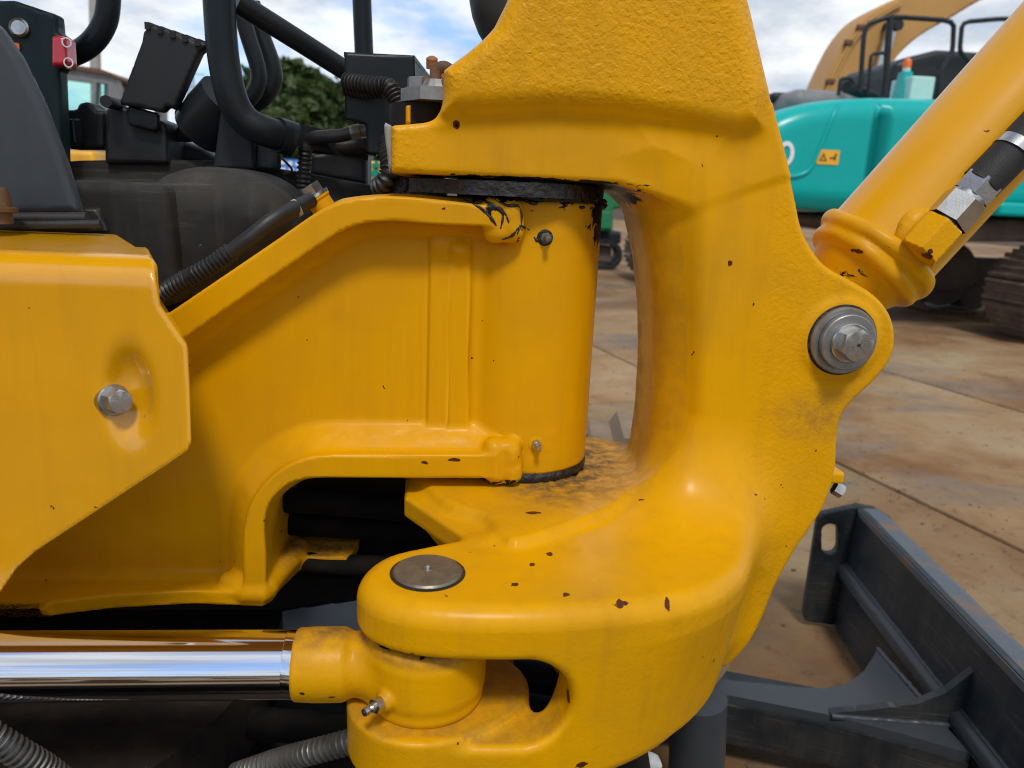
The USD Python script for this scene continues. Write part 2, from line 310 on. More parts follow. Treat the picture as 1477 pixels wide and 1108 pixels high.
def plain(name, base, rough=0.5, metal=0.0, var=0.3, scale=20.0, bump=0.15, bumpdist=0.001, second=None, coat=0.0, space='object', fine=180.0, spec=0.5, lo=0.35, hi=0.68, stretch=(1, 1, 1)):
    second = second or tuple(c*(1-var) for c in base)
    return look(name, {"tc": ("texture_coordinate", {}), "geo": ("geometry", {}), "map": ("mapping", {"scale": stretch}), "n": ("noise_texture", {"scale": scale, "detail": 7.0, "roughness": 0.62, "distortion": 0.2}), "mr": ("map_range", {"from_min": lo, "from_max": hi, "clamp": True}),
        "c": ("mix", {"color1": base, "color2": second}), "rr": ("map_range", {"from_min": 0.3, "from_max": 0.7, "to_min": rough*0.8, "to_max": min(1, rough*1.25)}),
        "f": ("noise_texture", {"scale": fine, "detail": 3.0}), "b": ("bump", {"strength": bump, "distance": bumpdist}),
        "p": ("principled_bsdf", {"metallic": metal, "coat_weight": coat, "specular_ior_level": spec})},
        [("geo.position" if space == 'position' else "tc.object", "map.vector"), ("map.vector", "n.vector"), ("map.vector", "f.vector"), ("n.fac", "mr.value"), ("mr.result", "c.fac"), ("c.color", "p.base_color"), ("n.fac", "rr.value"), ("rr.result", "p.roughness"), ("f.fac", "b.height"), ("b.normal", "p.normal")], "p.BSDF")
YEL = (0.65, 0.308, 0.0005)
M = {}
M['yellow'] = paint('yellow_cast_paint', YEL, cast=0.4, dirtamt=0.26, chipamt=0.985, rough=0.33, coat=0.03, spec=0.16)
M['yellow_plate'] = paint('yellow_plate_paint', (0.64, 0.296, 0.0005), rough=0.32, dirtamt=0.20, chipamt=0.985, cast=-0.2, coat=0.03, spec=0.14)
M['yellow_cover'] = paint('yellow_cover_paint', (0.65, 0.302, 0.0005), rough=0.13, dirtamt=0.12, chipamt=0.975, streak=1.0, coat=0.7, spec=0.5)
M['yellow_tube'] = paint('yellow_cylinder_paint', (0.65, 0.308, 0.001), rough=0.24, dirtamt=0.10, chipamt=0.97, coat=0.25, cast=-0.3, spec=0.3)
M['grey_paint'] = paint('blue_grey_paint', (0.012, 0.0155, 0.019), dirt=(0.055, 0.052, 0.047), rust=(0.16, 0.06, 0.02), rough=0.42, dirtamt=0.75, chipamt=0.90, coat=0.05, scratch=0.9, dust=(0.17, 0.12, 0.08))
M['panel'] = paint('panel_blue_grey_paint', (0.036, 0.042, 0.050), dirt=(0.075, 0.073, 0.070), rust=(0.10, 0.09, 0.08), rough=0.36, dirtamt=0.25, chipamt=0.95, coat=0.2)
M['blade_top'] = plain('worn_blade_edge', (0.080, 0.092, 0.108), 0.6, second=(0.17, 0.105, 0.06), scale=13, lo=0.51, hi=0.66, bump=0.4, fine=140, bumpdist=0.002, space='position')
M['black_paint'] = paint('black_frame_paint', (0.006, 0.009, 0.0115), dirt=(0.03, 0.028, 0.024), rust=(0.07, 0.05, 0.03), rough=0.38, dirtamt=0.30, chipamt=0.96, coat=0.1)
M['console'] = paint('dark_green_console', (0.006, 0.017, 0.019), dirt=(0.045, 0.042, 0.032), rust=(0.12, 0.07, 0.03), rough=0.5, dirtamt=0.55, chipamt=0.9, coat=0.0)
M['mat'] = paint('dusty_black_plastic', (0.020, 0.0195, 0.019), dirt=(0.085, 0.077, 0.066), rust=(0.12, 0.11, 0.095), rough=0.72, dirtamt=0.55, chipamt=0.88, coat=0.0, spec=0.2, scratch=0.5)
M['rubber'] = plain('black_rubber', (0.006, 0.006, 0.0062), 0.48, second=(0.017, 0.0155, 0.014), scale=30, bump=0.2, fine=400)
M['braid'] = plain('black_hose_sleeve', (0.006, 0.006, 0.006), 0.6, second=(0.016, 0.015, 0.014), scale=90, bump=0.6, fine=900)
M['chrome'] = look('polished_chrome', {"tc": ("texture_coordinate", {}), "mp": ("mapping", {"scale": (6, 300, 300)}), "n": ("noise_texture", {"scale": 1.0, "detail": 4.0}), "r": ("map_range", {"to_min": 0.045, "to_max": 0.11}), "p": ("principled_bsdf", {"base_color": (0.72, 0.72, 0.73), "metallic": 1.0})},
    [("tc.object", "mp.vector"), ("mp.vector", "n.vector"), ("n.fac", "r.value"), ("r.result", "p.roughness")], "p.BSDF")
M['steel'] = plain('bright_zinc_steel', (0.58, 0.57, 0.54), 0.27, 1.0, second=(0.36, 0.34, 0.30), scale=60, bump=0.2, fine=500, bumpdist=0.0006)
M['grey_steel'] = plain('grey_pin_steel', (0.32, 0.32, 0.31), 0.42, 0.8, second=(0.20, 0.19, 0.17), scale=55, bump=0.25, fine=600, bumpdist=0.0006)
M['dark_steel'] = plain('dull_dark_steel', (0.19, 0.175, 0.14), 0.48, 0.6, second=(0.12, 0.105, 0.08), scale=90, bump=0.3, fine=300)
M['spring'] = plain('grey_spring_guard', (0.20, 0.20, 0.19), 0.4, 0.7, second=(0.10, 0.095, 0.085), scale=60)
M['grease'] = plain('old_black_grease', (0.007, 0.006, 0.005), 0.35, second=(0.02, 0.015, 0.010), scale=90, bump=0.8, fine=160, bumpdist=0.003)
M['rusty'] = plain('rusty_brown_steel', (0.16, 0.075, 0.035), 0.7, second=(0.08, 0.04, 0.022), scale=40, bump=0.5, fine=200)
M['copper'] = plain('orange_rust_band', (0.36, 0.15, 0.045), 0.6, second=(0.2, 0.08, 0.03), scale=60, bump=0.4)
M['red'] = look('red_reflector', {"p": ("principled_bsdf", {"base_color": (0.50, 0.012, 0.028), "roughness": 0.18, "coat_weight": 0.6})}, [], "p.BSDF")
M['white'] = plain('white_print', (0.75, 0.76, 0.76), 0.5, var=0.12)
M['knob'] = plain('brown_knob', (0.10, 0.045, 0.012), 0.5)
M['sooty'] = plain('sooty_rubber', (0.004, 0.004, 0.004), 0.9, second=(0.012, 0.010, 0.008), scale=40, spec=0.1)
M['orange'] = plain('orange_plastic', (0.85, 0.15, 0.01), 0.35, var=0.15)
M['teal'] = paint('teal_paint', (0.0, 0.36, 0.335), dirt=(0.01, 0.27, 0.25), rust=(0.08, 0.12, 0.1), rough=0.26, dirtamt=0.3, chipamt=2.0, coat=0.2, scale=0.12)
M['teal_dark'] = plain('dark_teal_groove', (0.003, 0.10, 0.085), 0.5)
M['boom_yellow'] = paint('ochre_boom_paint', (0.50, 0.27, 0.085), dirt=(0.36, 0.19, 0.07), rust=(0.12, 0.06, 0.02), rough=0.45, dirtamt=0.5, chipamt=0.93, coat=0.0, scale=0.12)
M['dull_black'] = plain('dull_black_paint', (0.007, 0.008, 0.010), 0.5, second=(0.017, 0.017, 0.017), scale=9, spec=0.4)
M['grey_plastic'] = plain('mid_grey_cover', (0.20, 0.20, 0.20), 0.5, scale=5)
M['light_box'] = plain('pale_box', (0.45, 0.68, 0.62), 0.5, var=0.1)
M['track_rust'] = plain('dusty_track_steel', (0.070, 0.040, 0.026), 0.85, second=(0.16, 0.10, 0.062), scale=6, bump=0.5, fine=40, bumpdist=0.01, lo=0.4, hi=0.7)
M['under'] = plain('muddy_undercarriage', (0.05, 0.036, 0.027), 0.85, second=(0.16, 0.11, 0.075), scale=3.5, bump=0.4, fine=30, bumpdist=0.01)
M['track_rubber'] = plain('dusty_rubber_track', (0.17, 0.12, 0.075), 0.95, second=(0.27, 0.20, 0.13), scale=14, bump=0.5, fine=120, bumpdist=0.003)
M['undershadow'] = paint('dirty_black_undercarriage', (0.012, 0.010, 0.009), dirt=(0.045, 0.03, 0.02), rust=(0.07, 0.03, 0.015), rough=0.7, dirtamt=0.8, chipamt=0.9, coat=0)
M['green'] = plain('green_machine_paint', (0.015, 0.21, 0.07), 0.4, second=(0.02, 0.12, 0.05), scale=3)
M['far_yellow'] = plain('far_yellow_paint', (0.72, 0.36, 0.01), 0.4, second=(0.5, 0.24, 0.01), scale=4)
M['blue_sign'] = plain('blue_banner', (0.03, 0.19, 0.62), 0.6, var=0.15, scale=3)
M['pole'] = plain('concrete_pole', (0.36, 0.34, 0.31), 0.8, var=0.2, scale=6)
M['pylon'] = plain('galvanised_lattice', (0.42, 0.44, 0.46), 0.6, var=0.1)
M['bark'] = plain('tree_bark', (0.09, 0.065, 0.045), 0.9, var=0.4, scale=3)
M['glass'] = look('cab_glass', {"fr": ("fresnel", {"IOR": 1.5}), "t": ("transparent_bsdf", {"color": (0.70, 0.93, 0.88)}), "g": ("glossy_bsdf", {"color": (0.9, 1, 0.97), "roughness": 0.02}), "m": ("mix_closure", {})}, [("fr.fac", "m.fac"), ("t.BSDF", "m.closure1"), ("g.BSDF", "m.closure2")], "m.closure")
M['leaf'] = look('green_leaves', {"rnd": ("geometry", {}), "ramp": ("rgb_ramp", {"ramp": [(0, (0.055, 0.09, 0.020)), (0.45, (0.14, 0.20, 0.036)), (0.8, (0.23, 0.30, 0.06)), (1, (0.31, 0.36, 0.095))]}), "d": ("principled_bsdf", {"roughness": 0.55}), "t": ("translucent_bsdf", {}), "m": ("mix_closure", {"fac": 0.3})},
    [("rnd.random_per_island", "ramp.fac"), ("ramp.color", "d.base_color"), ("ramp.color", "t.color"), ("d.BSDF", "m.closure1"), ("t.BSDF", "m.closure2")], "m.closure")
def ground_look(name, a, b, c, dark, grey):
    return look(name, {"geo": ("geometry", {}), "oi": ("object_info", {}), "off": ("vector_math", {"math_type": "multiply_add", "vector2": (1, 1, 1)}), "rv": ("combine_xyz", {}), "rm": ("math", {"math_type": "multiply", "value2": 37.0}),
        "n1": ("noise_texture", {"scale": 1.1, "detail": 7.0, "roughness": 0.62, "distortion": 0.5}), "r1": ("rgb_ramp", {"ramp": [(0.0, a), (0.38, a), (0.52, b), (0.68, c), (1, c)]}),
        "mp": ("mapping", {"scale": (1.0, 3.2, 1.0), "rotation": (0, 0, 0.5)}), "n2": ("noise_texture", {"scale": 0.55, "detail": 6.0, "roughness": 0.58, "distortion": 1.6}), "m2": ("map_range", {"from_min": 0.50, "from_max": 0.70, "to_max": 0.72, "clamp": True}), "c2": ("mix", {"color2": grey}),
        "n3": ("noise_texture", {"scale": 16.0, "detail": 7.0, "roughness": 0.75}), "m3": ("map_range", {"from_min": 0.55, "from_max": 0.72, "to_max": 0.65, "clamp": True}), "c3": ("mix", {"color2": dark}),
        "tn": ("map_range", {"to_min": 0.74, "to_max": 1.04}), "c4": ("mix", {"mix_type": "multiply", "fac": 1.0}), "comb": ("combine_xyz", {}),
        "n4": ("noise_texture", {"scale": 70.0, "detail": 5.0, "roughness": 0.7}), "b": ("bump", {"strength": 0.55, "distance": 0.006}), "p": ("principled_bsdf", {"roughness": 0.92, "specular_ior_level": 0.12})},
        [("oi.random", "rm.value1"), ("rm.value", "rv.x"), ("rm.value", "rv.y"), ("geo.position", "off.vector1"), ("rv.vector", "off.vector3"), ("off.vector", "n1.vector"), ("off.vector", "mp.vector"), ("mp.vector", "n2.vector"), ("geo.position", "n3.vector"), ("geo.position", "n4.vector"),
         ("n1.fac", "r1.fac"), ("r1.color", "c2.color1"), ("n2.fac", "m2.value"), ("m2.result", "c2.fac"), ("c2.color", "c3.color1"), ("n3.fac", "m3.value"), ("m3.result", "c3.fac"), ("c3.color", "c4.color1"),
         ("oi.random", "tn.value"), ("tn.result", "comb.x"), ("tn.result", "comb.y"), ("tn.result", "comb.z"), ("comb.vector", "c4.color2"), ("c4.color", "p.base_color"), ("n4.fac", "b.height"), ("b.normal", "p.normal")], "p.BSDF")
M['plate'] = ground_look('rusty_road_plate', (0.200, 0.104, 0.045), (0.300, 0.188, 0.095), (0.365, 0.275, 0.163), (0.070, 0.042, 0.025), (0.150, 0.140, 0.130))
M['soil'] = ground_look('dark_soil', (0.07, 0.045, 0.03), (0.10, 0.065, 0.04), (0.13, 0.09, 0.06), (0.04, 0.028, 0.02), (0.09, 0.08, 0.07))
M['grit'] = plain('grit_crumbs', (0.14, 0.09, 0.055), 0.9, second=(0.07, 0.045, 0.03), scale=9)
# ------------------------------------------------------------------ the ground: soil under rows of steel road plates
rng = np.random.default_rng(7)
R_ = 900.0
ang = np.linspace(0, 2*np.pi, 65)[:-1]
gv = np.vstack([[[0, 0, -0.025]], np.c_[60*np.cos(ang), 60*np.sin(ang), np.full(64, -0.025)], np.c_[R_*np.cos(ang), R_*np.sin(ang), np.full(64, -0.025)]])
gf = [[0, 1+i, 1+(i+1) % 64] for i in range(64)] + [[1+i, 65+i, 65+(i+1) % 64] for i in range(64)] + [[1+i, 65+(i+1) % 64, 1+(i+1) % 64] for i in range(64)]
ground = obj('ground', trimesh.Trimesh(gv, gf, process=False), M['soil'], kind='structure', smooth=False)
ex, ey = np.array([0.970, 0.243]), np.array([-0.243, 0.970])
PW, PL, GAP = 1.524, 6.096, 0.014
for i in range(-5, 14):
    s0 = 2.115 + i*PW
    for j in range(-3, 5):
        t0 = -0.6 + j*PL + (i % 3)*1.9
        corners = [(s0+GAP/2, t0+GAP/2), (s0+PW-GAP/2, t0+GAP/2), (s0+PW-GAP/2, t0+PL-GAP/2), (s0+GAP/2, t0+PL-GAP/2)]
        q = [a*ex + b*ey for a, b in corners]
        cx, cy = np.mean(q, axis=0)
        if cy < -4 or (abs(math.atan2(cx - 0.1*cy, max(cy, 0.1))) > 1.05 and math.hypot(cx, cy) > 5): continue
        dz = rng.uniform(-0.003, 0.003, 4) - 0.001; c = 0.006
        qi = [np.array(q[k]) + (np.mean(q, axis=0)-q[k])/np.linalg.norm(np.mean(q, axis=0)-q[k])*c*1.4 for k in range(4)]
        v = np.array([[*q[k], -0.024] for k in range(4)] + [[*q[k], dz[k]-0.005] for k in range(4)] + [[*qi[k], dz[k]] for k in range(4)])
        f = [[8, 9, 10], [8, 10, 11]]
        for k in range(4):
            n = (k+1) % 4
            f += [[k, n, 4+n], [k, 4+n, 4+k], [4+k, 4+n, 8+n], [4+k, 8+n, 8+k]]
        obj('steel_plate', trimesh.Trimesh(v, f, process=False), M['plate'], ground, smooth=False)
# loose grit lying on the plates, thickest beside the seams
gm = []
for k in range(3600):
    if rng.random() < 0.6:
        s = 2.115 + rng.integers(-1, 3)*PW + rng.normal(0, 0.10); t = rng.uniform(0.5, 8)
    else: s, t = rng.uniform(0.3, 6), rng.uniform(0.5, 8)
    p = s*ex + t*ey; r = rng.uniform(0.0015, 0.0045)*(1.8 if rng.random() < 0.04 else 1)
    o = trimesh.creation.icosahedron(); vv = o.vertices*np.array([r, r*rng.uniform(0.6, 1.3), r*0.5])*rng.uniform(0.7, 1.2, (12, 1)); gm.append((vv + [p[0], p[1], 0.002], o.faces))
V = np.vstack([a for a, b in gm]); F = np.vstack([b + 12*i for i, (a, b) in enumerate(gm)])
obj('grit', trimesh.Trimesh(V, F, process=False), M['grit'], kind='stuff', label='brown grit and soil crumbs scattered over the steel road plates', category='grit', smooth=False)
# ------------------------------------------------------------------ the mini excavator
mini = thing('mini_excavator', 'yellow mini excavator with cast swing post and dark grey blade, filling the foreground', 'excavator', (0.063, 0.80, 0.0))
BX, BY = 0.079, 0.80                                                # the vertical swing pivot
N3 = lambda X, Y, Z, s, seed=0: meshkit.fbm(np.stack(np.broadcast_arrays(X, Y, Z), -1)*s, 3, seed) - 0.5
def blob(v, c, r, k=1.0):
    d = (v - np.asarray(c))/np.asarray(r, float); return k*np.clip(1.25 - np.sqrt((d*d).sum(1)), 0, 1)

# --- swing post: one casting
arm_d = poly(xz([(564, 181), (640, 174), (664, 160), (690, 122), (716, 66), (743, 0), (800, -140), (1042, -140), (1077, 0), (1112, 140), (1131, 215), (1141, 255), (1000, 300), (890, 266), (720, 257), (564, 249)], 0.70))
top_d = poly(xz([(640, 100), (720, 40), (742, 0), (800, -140), (1036, -140), (1071, 0), (1100, 130), (1098, 178), (1060, 190), (1000, 176), (900, 158), (800, 152), (640, 160)], 0.688))
win = [tuple(P(a, b, 0.80)[[0, 2]]) for a, b in [(872, 262), (890, 272), (904, 305), (918, 370), (926, 440), (926, 520), (922, 590), (915, 640), (905, 690), (890, 730)]]
rgt = [tuple(P(a, b, 0.70)[[0, 2]]) for a, b in [(1000, 830), (1120, 830), (1090, 600), (1100, 420), (1100, 250), (1085, 150), (900, 150), (870, 235)]]
col_d = poly(win + rgt)
ear_px = [tuple(p) for p in spline([(1116, 150), (1133, 215), (1150, 290), (1158, 325), (1172, 357), (1195, 385), (1235, 408), (1266, 428), (1287, 455), (1294, 487), (1287, 520), (1262, 552), (1232, 580), (1216, 606), (1210, 640), (1209, 668), (1202, 702), (1185, 742), (1150, 790), (1117, 842), (1094, 892), (1070, 930), (1045, 955)], 5, closed=False)]
ear_d = poly(xz([(1010, 170)] + ear_px + [(1000, 950), (950, 820), (1010, 600)], 0.70))
plan_lever = poly(spline([(-0.067, 0.553), (-0.054, 0.520), (-0.018, 0.500), (0.04, 0.494), (0.10, 0.497), (0.17, 0.512), (0.222, 0.540), (0.263, 0.583), (0.285, 0.635), (0.288, 0.70), (0.262, 0.79), (0.22, 0.83), (0.18, 0.80), (0.14, 0.71), (0.06, 0.645), (0.0, 0.618), (-0.050, 0.592)], 5))
e1, e2 = PZ(583, 713, 0.657)[:2], PZ(690, 783, 0.657)[:2]
plan_eye = poly([tuple(e1), tuple(e2), (0.09, 0.63), (0.14, 0.67), (0.19, 0.72), (0.26, 0.76), (0.26, 0.88), (0.07, 0.905), (0.0, 0.89), (e1[0]-0.004, 0.85)])
plan_seat = poly(spline([tuple(PZ(640, 722, 0.664)[:2]), tuple(PZ(700, 742, 0.664)[:2]), tuple(PZ(722, 768, 0.664)[:2]), (0.07, 0.60), (0.14, 0.65), (0.20, 0.72), (0.24, 0.80), (0.2, 0.88), (0.063, 0.895), (-0.02, 0.86), (-0.035, 0.78)], 4))
px_pin = P(1213, 490, 0.70)
slot_d = poly(xz([(1168, 330), (1150, 430), (1150, 560), (1190, 640), (1400, 640), (1400, 330)], 0.78))
ZL, ZE = 0.655, 0.664
slot_z = (0.539, 0.614); slot_x = P(820, 1000, 0.51)[0]
hole_d = poly(spline([tuple(PZ(734, 915, 0.541)[:2]), tuple(PZ(742, 950, 0.541)[:2]), tuple(PZ(752, 990, 0.541)[:2]), tuple(PZ(767, 1020, 0.541)[:2]), tuple(PZ(784, 1027, 0.541)[:2]), tuple(PZ(802, 1005, 0.541)[:2]), tuple(PZ(812, 965, 0.541)[:2]), tuple(PZ(815, 915, 0.541)[:2]), (0.09, 0.685), (0.068, 0.685)], 4))
def f_post(X, Y, Z):
    arm = ext(arm_d(X, Z), slab(Y, 0.70, 0.895), 0.006)
    top = ext(top_d(X, Z), slab(Y, 0.684, 0.905), 0.016)
    col = ext(col_d(X, Z), slab(Y, 0.7005, 0.872), 0.058)
    ear = ext(ear_d(X, Z), slab(Y, 0.7008, 0.885), 0.006)
    ear = np.maximum(ear, -ext(slot_d(X, Z), slab(Y, 0.752, 0.850), 0.004))
    d = smin(smin(arm, top, 0.022), ear, 0.006)
    d = smin(d, col, 0.022)
    lev = ext(plan_lever(X, Y) + 0.16*np.clip(0.62 - Z, 0, 0.2)*np.clip((X - 0.08)/0.12, 0, 1), slab(Z, 0.487 + 0.014*np.clip((X - 0.09)/0.15, 0, 1), ZL - 0.012*np.clip((X-0.12)/0.2, 0, 1)), 0.017)
    d = smin(d, lev, 0.035 + 0.070*np.clip((0.775 - Y)/0.07, 0, 1))
    eye = smin(ext(plan_eye(X, Y), slab(Z, 0.632, 0.6545), 0.004), ext(plan_seat(X, Y), slab(Z, 0.610, ZE), 0.006), 0.012)
    d = smin(d, eye, 0.010)
    # the fork: a slot for the eye of the swing cylinder, rounded at its inner end
    sl = capsule(X, Y*0, Z, (-0.6, 0, np.mean(slot_z)), (slot_x - 0.037, 0, np.mean(slot_z)), 0.0375)
    d = smax(d, -np.maximum(sl, slab(Y, 0.30, 0.66)), 0.008)
    # the hole down through the inner end of the fork
    d = smax(d, -np.maximum(hole_d(X, Y), slab(Z, 0.40, 0.60)), 0.006)
    # raised pad on the lower ear
    pad = np.hypot(X + 0.012, Y - 0.556) - 0.064
    pad = ext(smin(pad, np.hypot(X - 0.03, Y - 0.565) - 0.045, 0.03), slab(Z, 0.50, 0.546), 0.004)
    d = smin(d, pad, 0.006)
    # ring left round the front pin and seat under its washer
    d = smin(d, ext(np.hypot(X - px_pin[0], Z - px_pin[2]) - 0.0375, slab(Y, 0.700, 0.72), 0.003), 0.010)
    return d
post_m = surface(f_post, [-0.10, 0.47, 0.46], [0.46, 0.93, 1.21], 0.0030)
nn = post_m['n']; post_m['v'] = post_m['v'] + nn*(0.0016*N3(*post_m['v'].T, 14.0, 3) + 0.0003*N3(*post_m['v'].T, 60.0, 5))[:, None]
chips_post = [(P(600, 793, 0.60), (0.020, 0.02, 0.004)), (P(548, 872, 0.525), (0.012, 0.01, 0.006)), (P(900, 877, 0.505), (0.0125, 0.02, 0.0055)), (PZ(793, 799, ZL), 0.006), (PZ(768, 814, ZL), 0.005), (PZ(817, 857, ZL), (0.005, 0.006, 0.02)),
              (P(658, 180, 0.70), (0.006, 0.02, 0.008)), (P(1082, 735, 0.62), 0.0055), (P(900, 712, 0.66), 0.007), (P(818, 1003, 0.51), (0.004, 0.02, 0.009)), (P(962, 872, 0.52), (0.004, 0.02, 0.008)), (P(1018, 865, 0.55), (0.006, 0.02, 0.005)),
              (P(895, 108, 0.69), 0.0), (PZ(743, 843, ZL), 0.005), (P(1052, 380, 0.70), (0.0035, 0.02, 0.006)), (P(840, 1108, 0.5), (0.010, 0.02, 0.005)), (PZ(770, 740, ZE), (0.014, 0.006, 0.02))]
def at_post(v, n):
    chip = np.zeros(len(v))
    for c, r in chips_post:
        if np.any(np.asarray(r) > 0): chip = np.maximum(chip, blob(v, c, np.broadcast_to(np.asarray(r, float), 3)*0.72))
    edge = 1 + np.asarray(f_post(*(v - n*0.006).T))/0.006; chip = np.maximum(chip, np.clip(edge, 0, 0.8)*0.42)
    r_b = np.hypot(v[:, 0]-BX, v[:, 1]-BY)
    under = np.clip((0.968 - v[:, 2])/0.004, 0, 1)*np.clip((v[:, 2]-0.93)/0.02, 0, 1)*(n[:, 2] < -0.5)*np.clip((0.16 - r_b)/0.05, 0, 1)
    foot = np.clip(1 - (r_b - 0.075)/0.006, 0, 1)*(np.abs(v[:, 2]-ZE) < 0.02)*0.62
    grease = np.maximum.reduce([under*0.8, foot, blob(v, P(658, 180, 0.70), (0.005, 0.02, 0.007), 0.9)])
    dust = np.clip(1.15 - (r_b - 0.070)/0.085, 0, 1)*(np.abs(v[:, 2]-ZE) < 0.06)*np.clip((v[:, 0]-0.045)/0.05, 0, 1)*np.clip(n[:, 2]*1.5, 0, 1)*1.2
    dust = np.maximum(dust, np.clip((v[:, 1]-0.79)/0.06, 0, 0.4)*(n[:, 0] < -0.3)*(v[:, 2] < 0.93)*0.8 + 0.22*np.clip((-n[:, 0]-0.25)*2, 0, 1)*(v[:, 2] < 0.96)*(v[:, 2] > 0.66)*(v[:, 0] > 0.12)*(v[:, 1] > 0.71))
    dust = np.maximum(dust, blob(v, P(1180, 600, 0.70), (0.05, 0.05, 0.028), 0.55))
    inside = (v[:, 2] > 0.53)*(v[:, 2] < 0.57)*(n[:, 2] > 0.5)*(v[:, 1] > 0.50)*(v[:, 0] < 0.12); dust = np.maximum(dust, inside*0.42)
    line = np.clip(1 - np.abs(v[:, 2] - P(920, 266, 0.70)[2])/0.0022, 0, 1)*(v[:, 0] > P(885, 266, 0.7)[0])*(v[:, 0] < P(958, 266, 0.7)[0])*(v[:, 1] < 0.74)
    grease = np.maximum(grease, line*0.8)
    cast = np.clip((v[:, 2] - P(900, 165, 0.69)[2])/0.02, 0, 1)*0.9
    ex_ = np.clip((v[:, 0] - P(1080, 500, 0.70)[0])/0.05, 0, 0.38); cast = np.maximum(cast, ex_)
    cast = np.maximum(cast, np.clip(1 - (v[:, 0] - P(564, 200, 0.70)[0])/0.05, 0, 1)*(v[:, 2] > 0.94)*0.7)
    cast = np.maximum(cast, (v[:, 2] < 0.64)*0.15)
    return dict(chip=chip, grease=grease, dust=dust, cast=cast)
post = obj('swing_post', post_m, M['yellow'], mini, attrs=at_post, label='yellow cast swing post with forked lever and rough upper face')

# pin of the lever with its turning centre
pc = np.array([*PZ(617, 825, ZL + 0.001)[:2], 0.0])
lever_pin = obj('lever_pin', lathe([(0, 0.50), (0.0275, 0.50), (0.0275, ZL + 0.0015), (0.0262, ZL + 0.003), (0.012, ZL + 0.0036), (0.0042, ZL + 0.0036), (0.0036, ZL + 0.0046), (0.0, ZL + 0.0005)], pc, (0, 0, 1), 48), M['dark_steel'], post, smooth=25)
obj('dirt_ring', lathe([(0.0272, ZL-0.002), (0.0292, ZL-0.002), (0.0300, ZL+0.0006), (0.0272, ZL+0.0010)], pc, (0, 0, 1), 48), M['grease'], post)
# foot pin of the boom cylinder: flange, washer and hexagon screw
fp = np.array([px_pin[0], 0.0, px_pin[2]]); dn = np.array([0.0, -1.0, 0.0])
W = lambda prof, mat, nm, n=48, par=post: obj(nm, lathe(prof, fp, dn, n), mat, par, smooth=25)
W([(0.0320, -0.700), (0.0352, -0.7005), (0.0346, -0.6975), (0.0320, -0.697)], M['grease'], 'dirt_ring')
W([(0, -0.86), (0.0325, -0.86), (0.0325, -0.694), (0.031, -0.691), (0.0, -0.691)], M['grey_steel'], 'foot_pin')
W([(0.0, -0.690), (0.0268, -0.690), (0.0268, -0.6845), (0.0258, -0.6835), (0.0, -0.6835)], M['grey_steel'], 'pin_shoulder')
W([(0, -0.6835), (0.0190, -0.6835), (0.0190, -0.6805), (0.0182, -0.6795), (0.0, -0.6795)], M['steel'], 'washer')
hb = obj('hex_screw', hexhead(fp + [0, -0.6795*-1, 0], dn, 0.0158, 0.0125, 0.35), M['steel'], post, smooth=25)
tm = meshkit.text_mesh('E L', 0.0042, 0.0003); tm.apply_transform(np.array([[1, 0, 0, 0], [0, 0, -1, 0], [0, 1, 0, 0], [0, 0, 0, 1.0]])); tm.apply_translation([fp[0]-0.0105, 0.6670, fp[2]-0.004]); obj('stamped_letters', tm, M['dark_steel'], post, smooth=False)
tm = meshkit.text_mesh('S', 0.0042, 0.0003); tm.apply_transform(np.array([[1, 0, 0, 0], [0, 0, -1, 0], [0, 1, 0, 0], [0, 0, 0, 1.0]])); tm.apply_translation([fp[0]+0.0045, 0.6670, fp[2]-0.001])
obj('stamped_mark', join(tm, lathe([(0.0040, 0), (0.0046, 0), (0.0046, 0.0003), (0.0040, 0.0003), (0.0040, 0)], [fp[0]+0.0060, 0.6670, fp[2]+0.0010], dn, 24)), M['dark_steel'], post, smooth=False)
obj('paint_mark', lathe([(0, 0), (0.0017, 0), (0.0014, 0.0006), (0, 0.0006)], [fp[0]+0.0002, 0.6670, fp[2]+0.001], dn, 12), M['grease'], post)
# screw and stop lug on the front edge of the post
sp = P(1203, 703, 0.735); obj('stop_screw', hexhead(sp, (0.86, -0.25, -0.45), 0.0075, 0.010), M['steel'], post, smooth=25)
sp2 = P(1203, 684, 0.735); obj('stop_lug', rbox(sp2 - [0.010, 0.012, 0.007], sp2 + [0.006, 0.012, 0.006], 0.003, 0.002), M['yellow'], post)

# --- swing frame: web, pivot boss, flanges, base plate and their welds, fused like the weldment it is
WEB = 0.742
web_d = poly(xz([(730, 300), (560, 302), (500, 305), (250, 478), (-260, 760), (-260, 935), (20, 905), (110, 874), (360, 868), (356, 780), (385, 700), (440, 672), (560, 665), (730, 665)], WEB))
up_px = [(232, 459), (300, 413), (400, 345), (452, 309), (482, 294), (520, 285), (570, 283), (640, 289), (712, 298)]
up_lo = [(712, 327), (640, 325), (570, 320), (530, 322), (500, 331), (470, 348), (420, 382), (330, 444), (262, 492), (190, 540), (150, 510)]
up_d = poly(xz([tuple(p) for p in spline(up_px, 4, closed=False)] + [tuple(p) for p in spline(up_lo, 4, closed=False)], 0.708))
lo_o = spline([(480, 656), (444, 660), (410, 674), (382, 697), (361, 727), (351, 762), (349, 800)], 5, closed=False); lo_i = spline([(383, 800), (381, 762), (385, 735), (398, 714), (417, 699), (440, 692), (470, 690)], 5, closed=False)
lo_d = poly(xz([(716, 656), (600, 656)] + [tuple(p) for p in lo_o] + [(351, 862), (384, 862)] + [tuple(p) for p in lo_i] + [(600, 691), (716, 691)], 0.708))
zb = P(278, 832, WEB)[2]
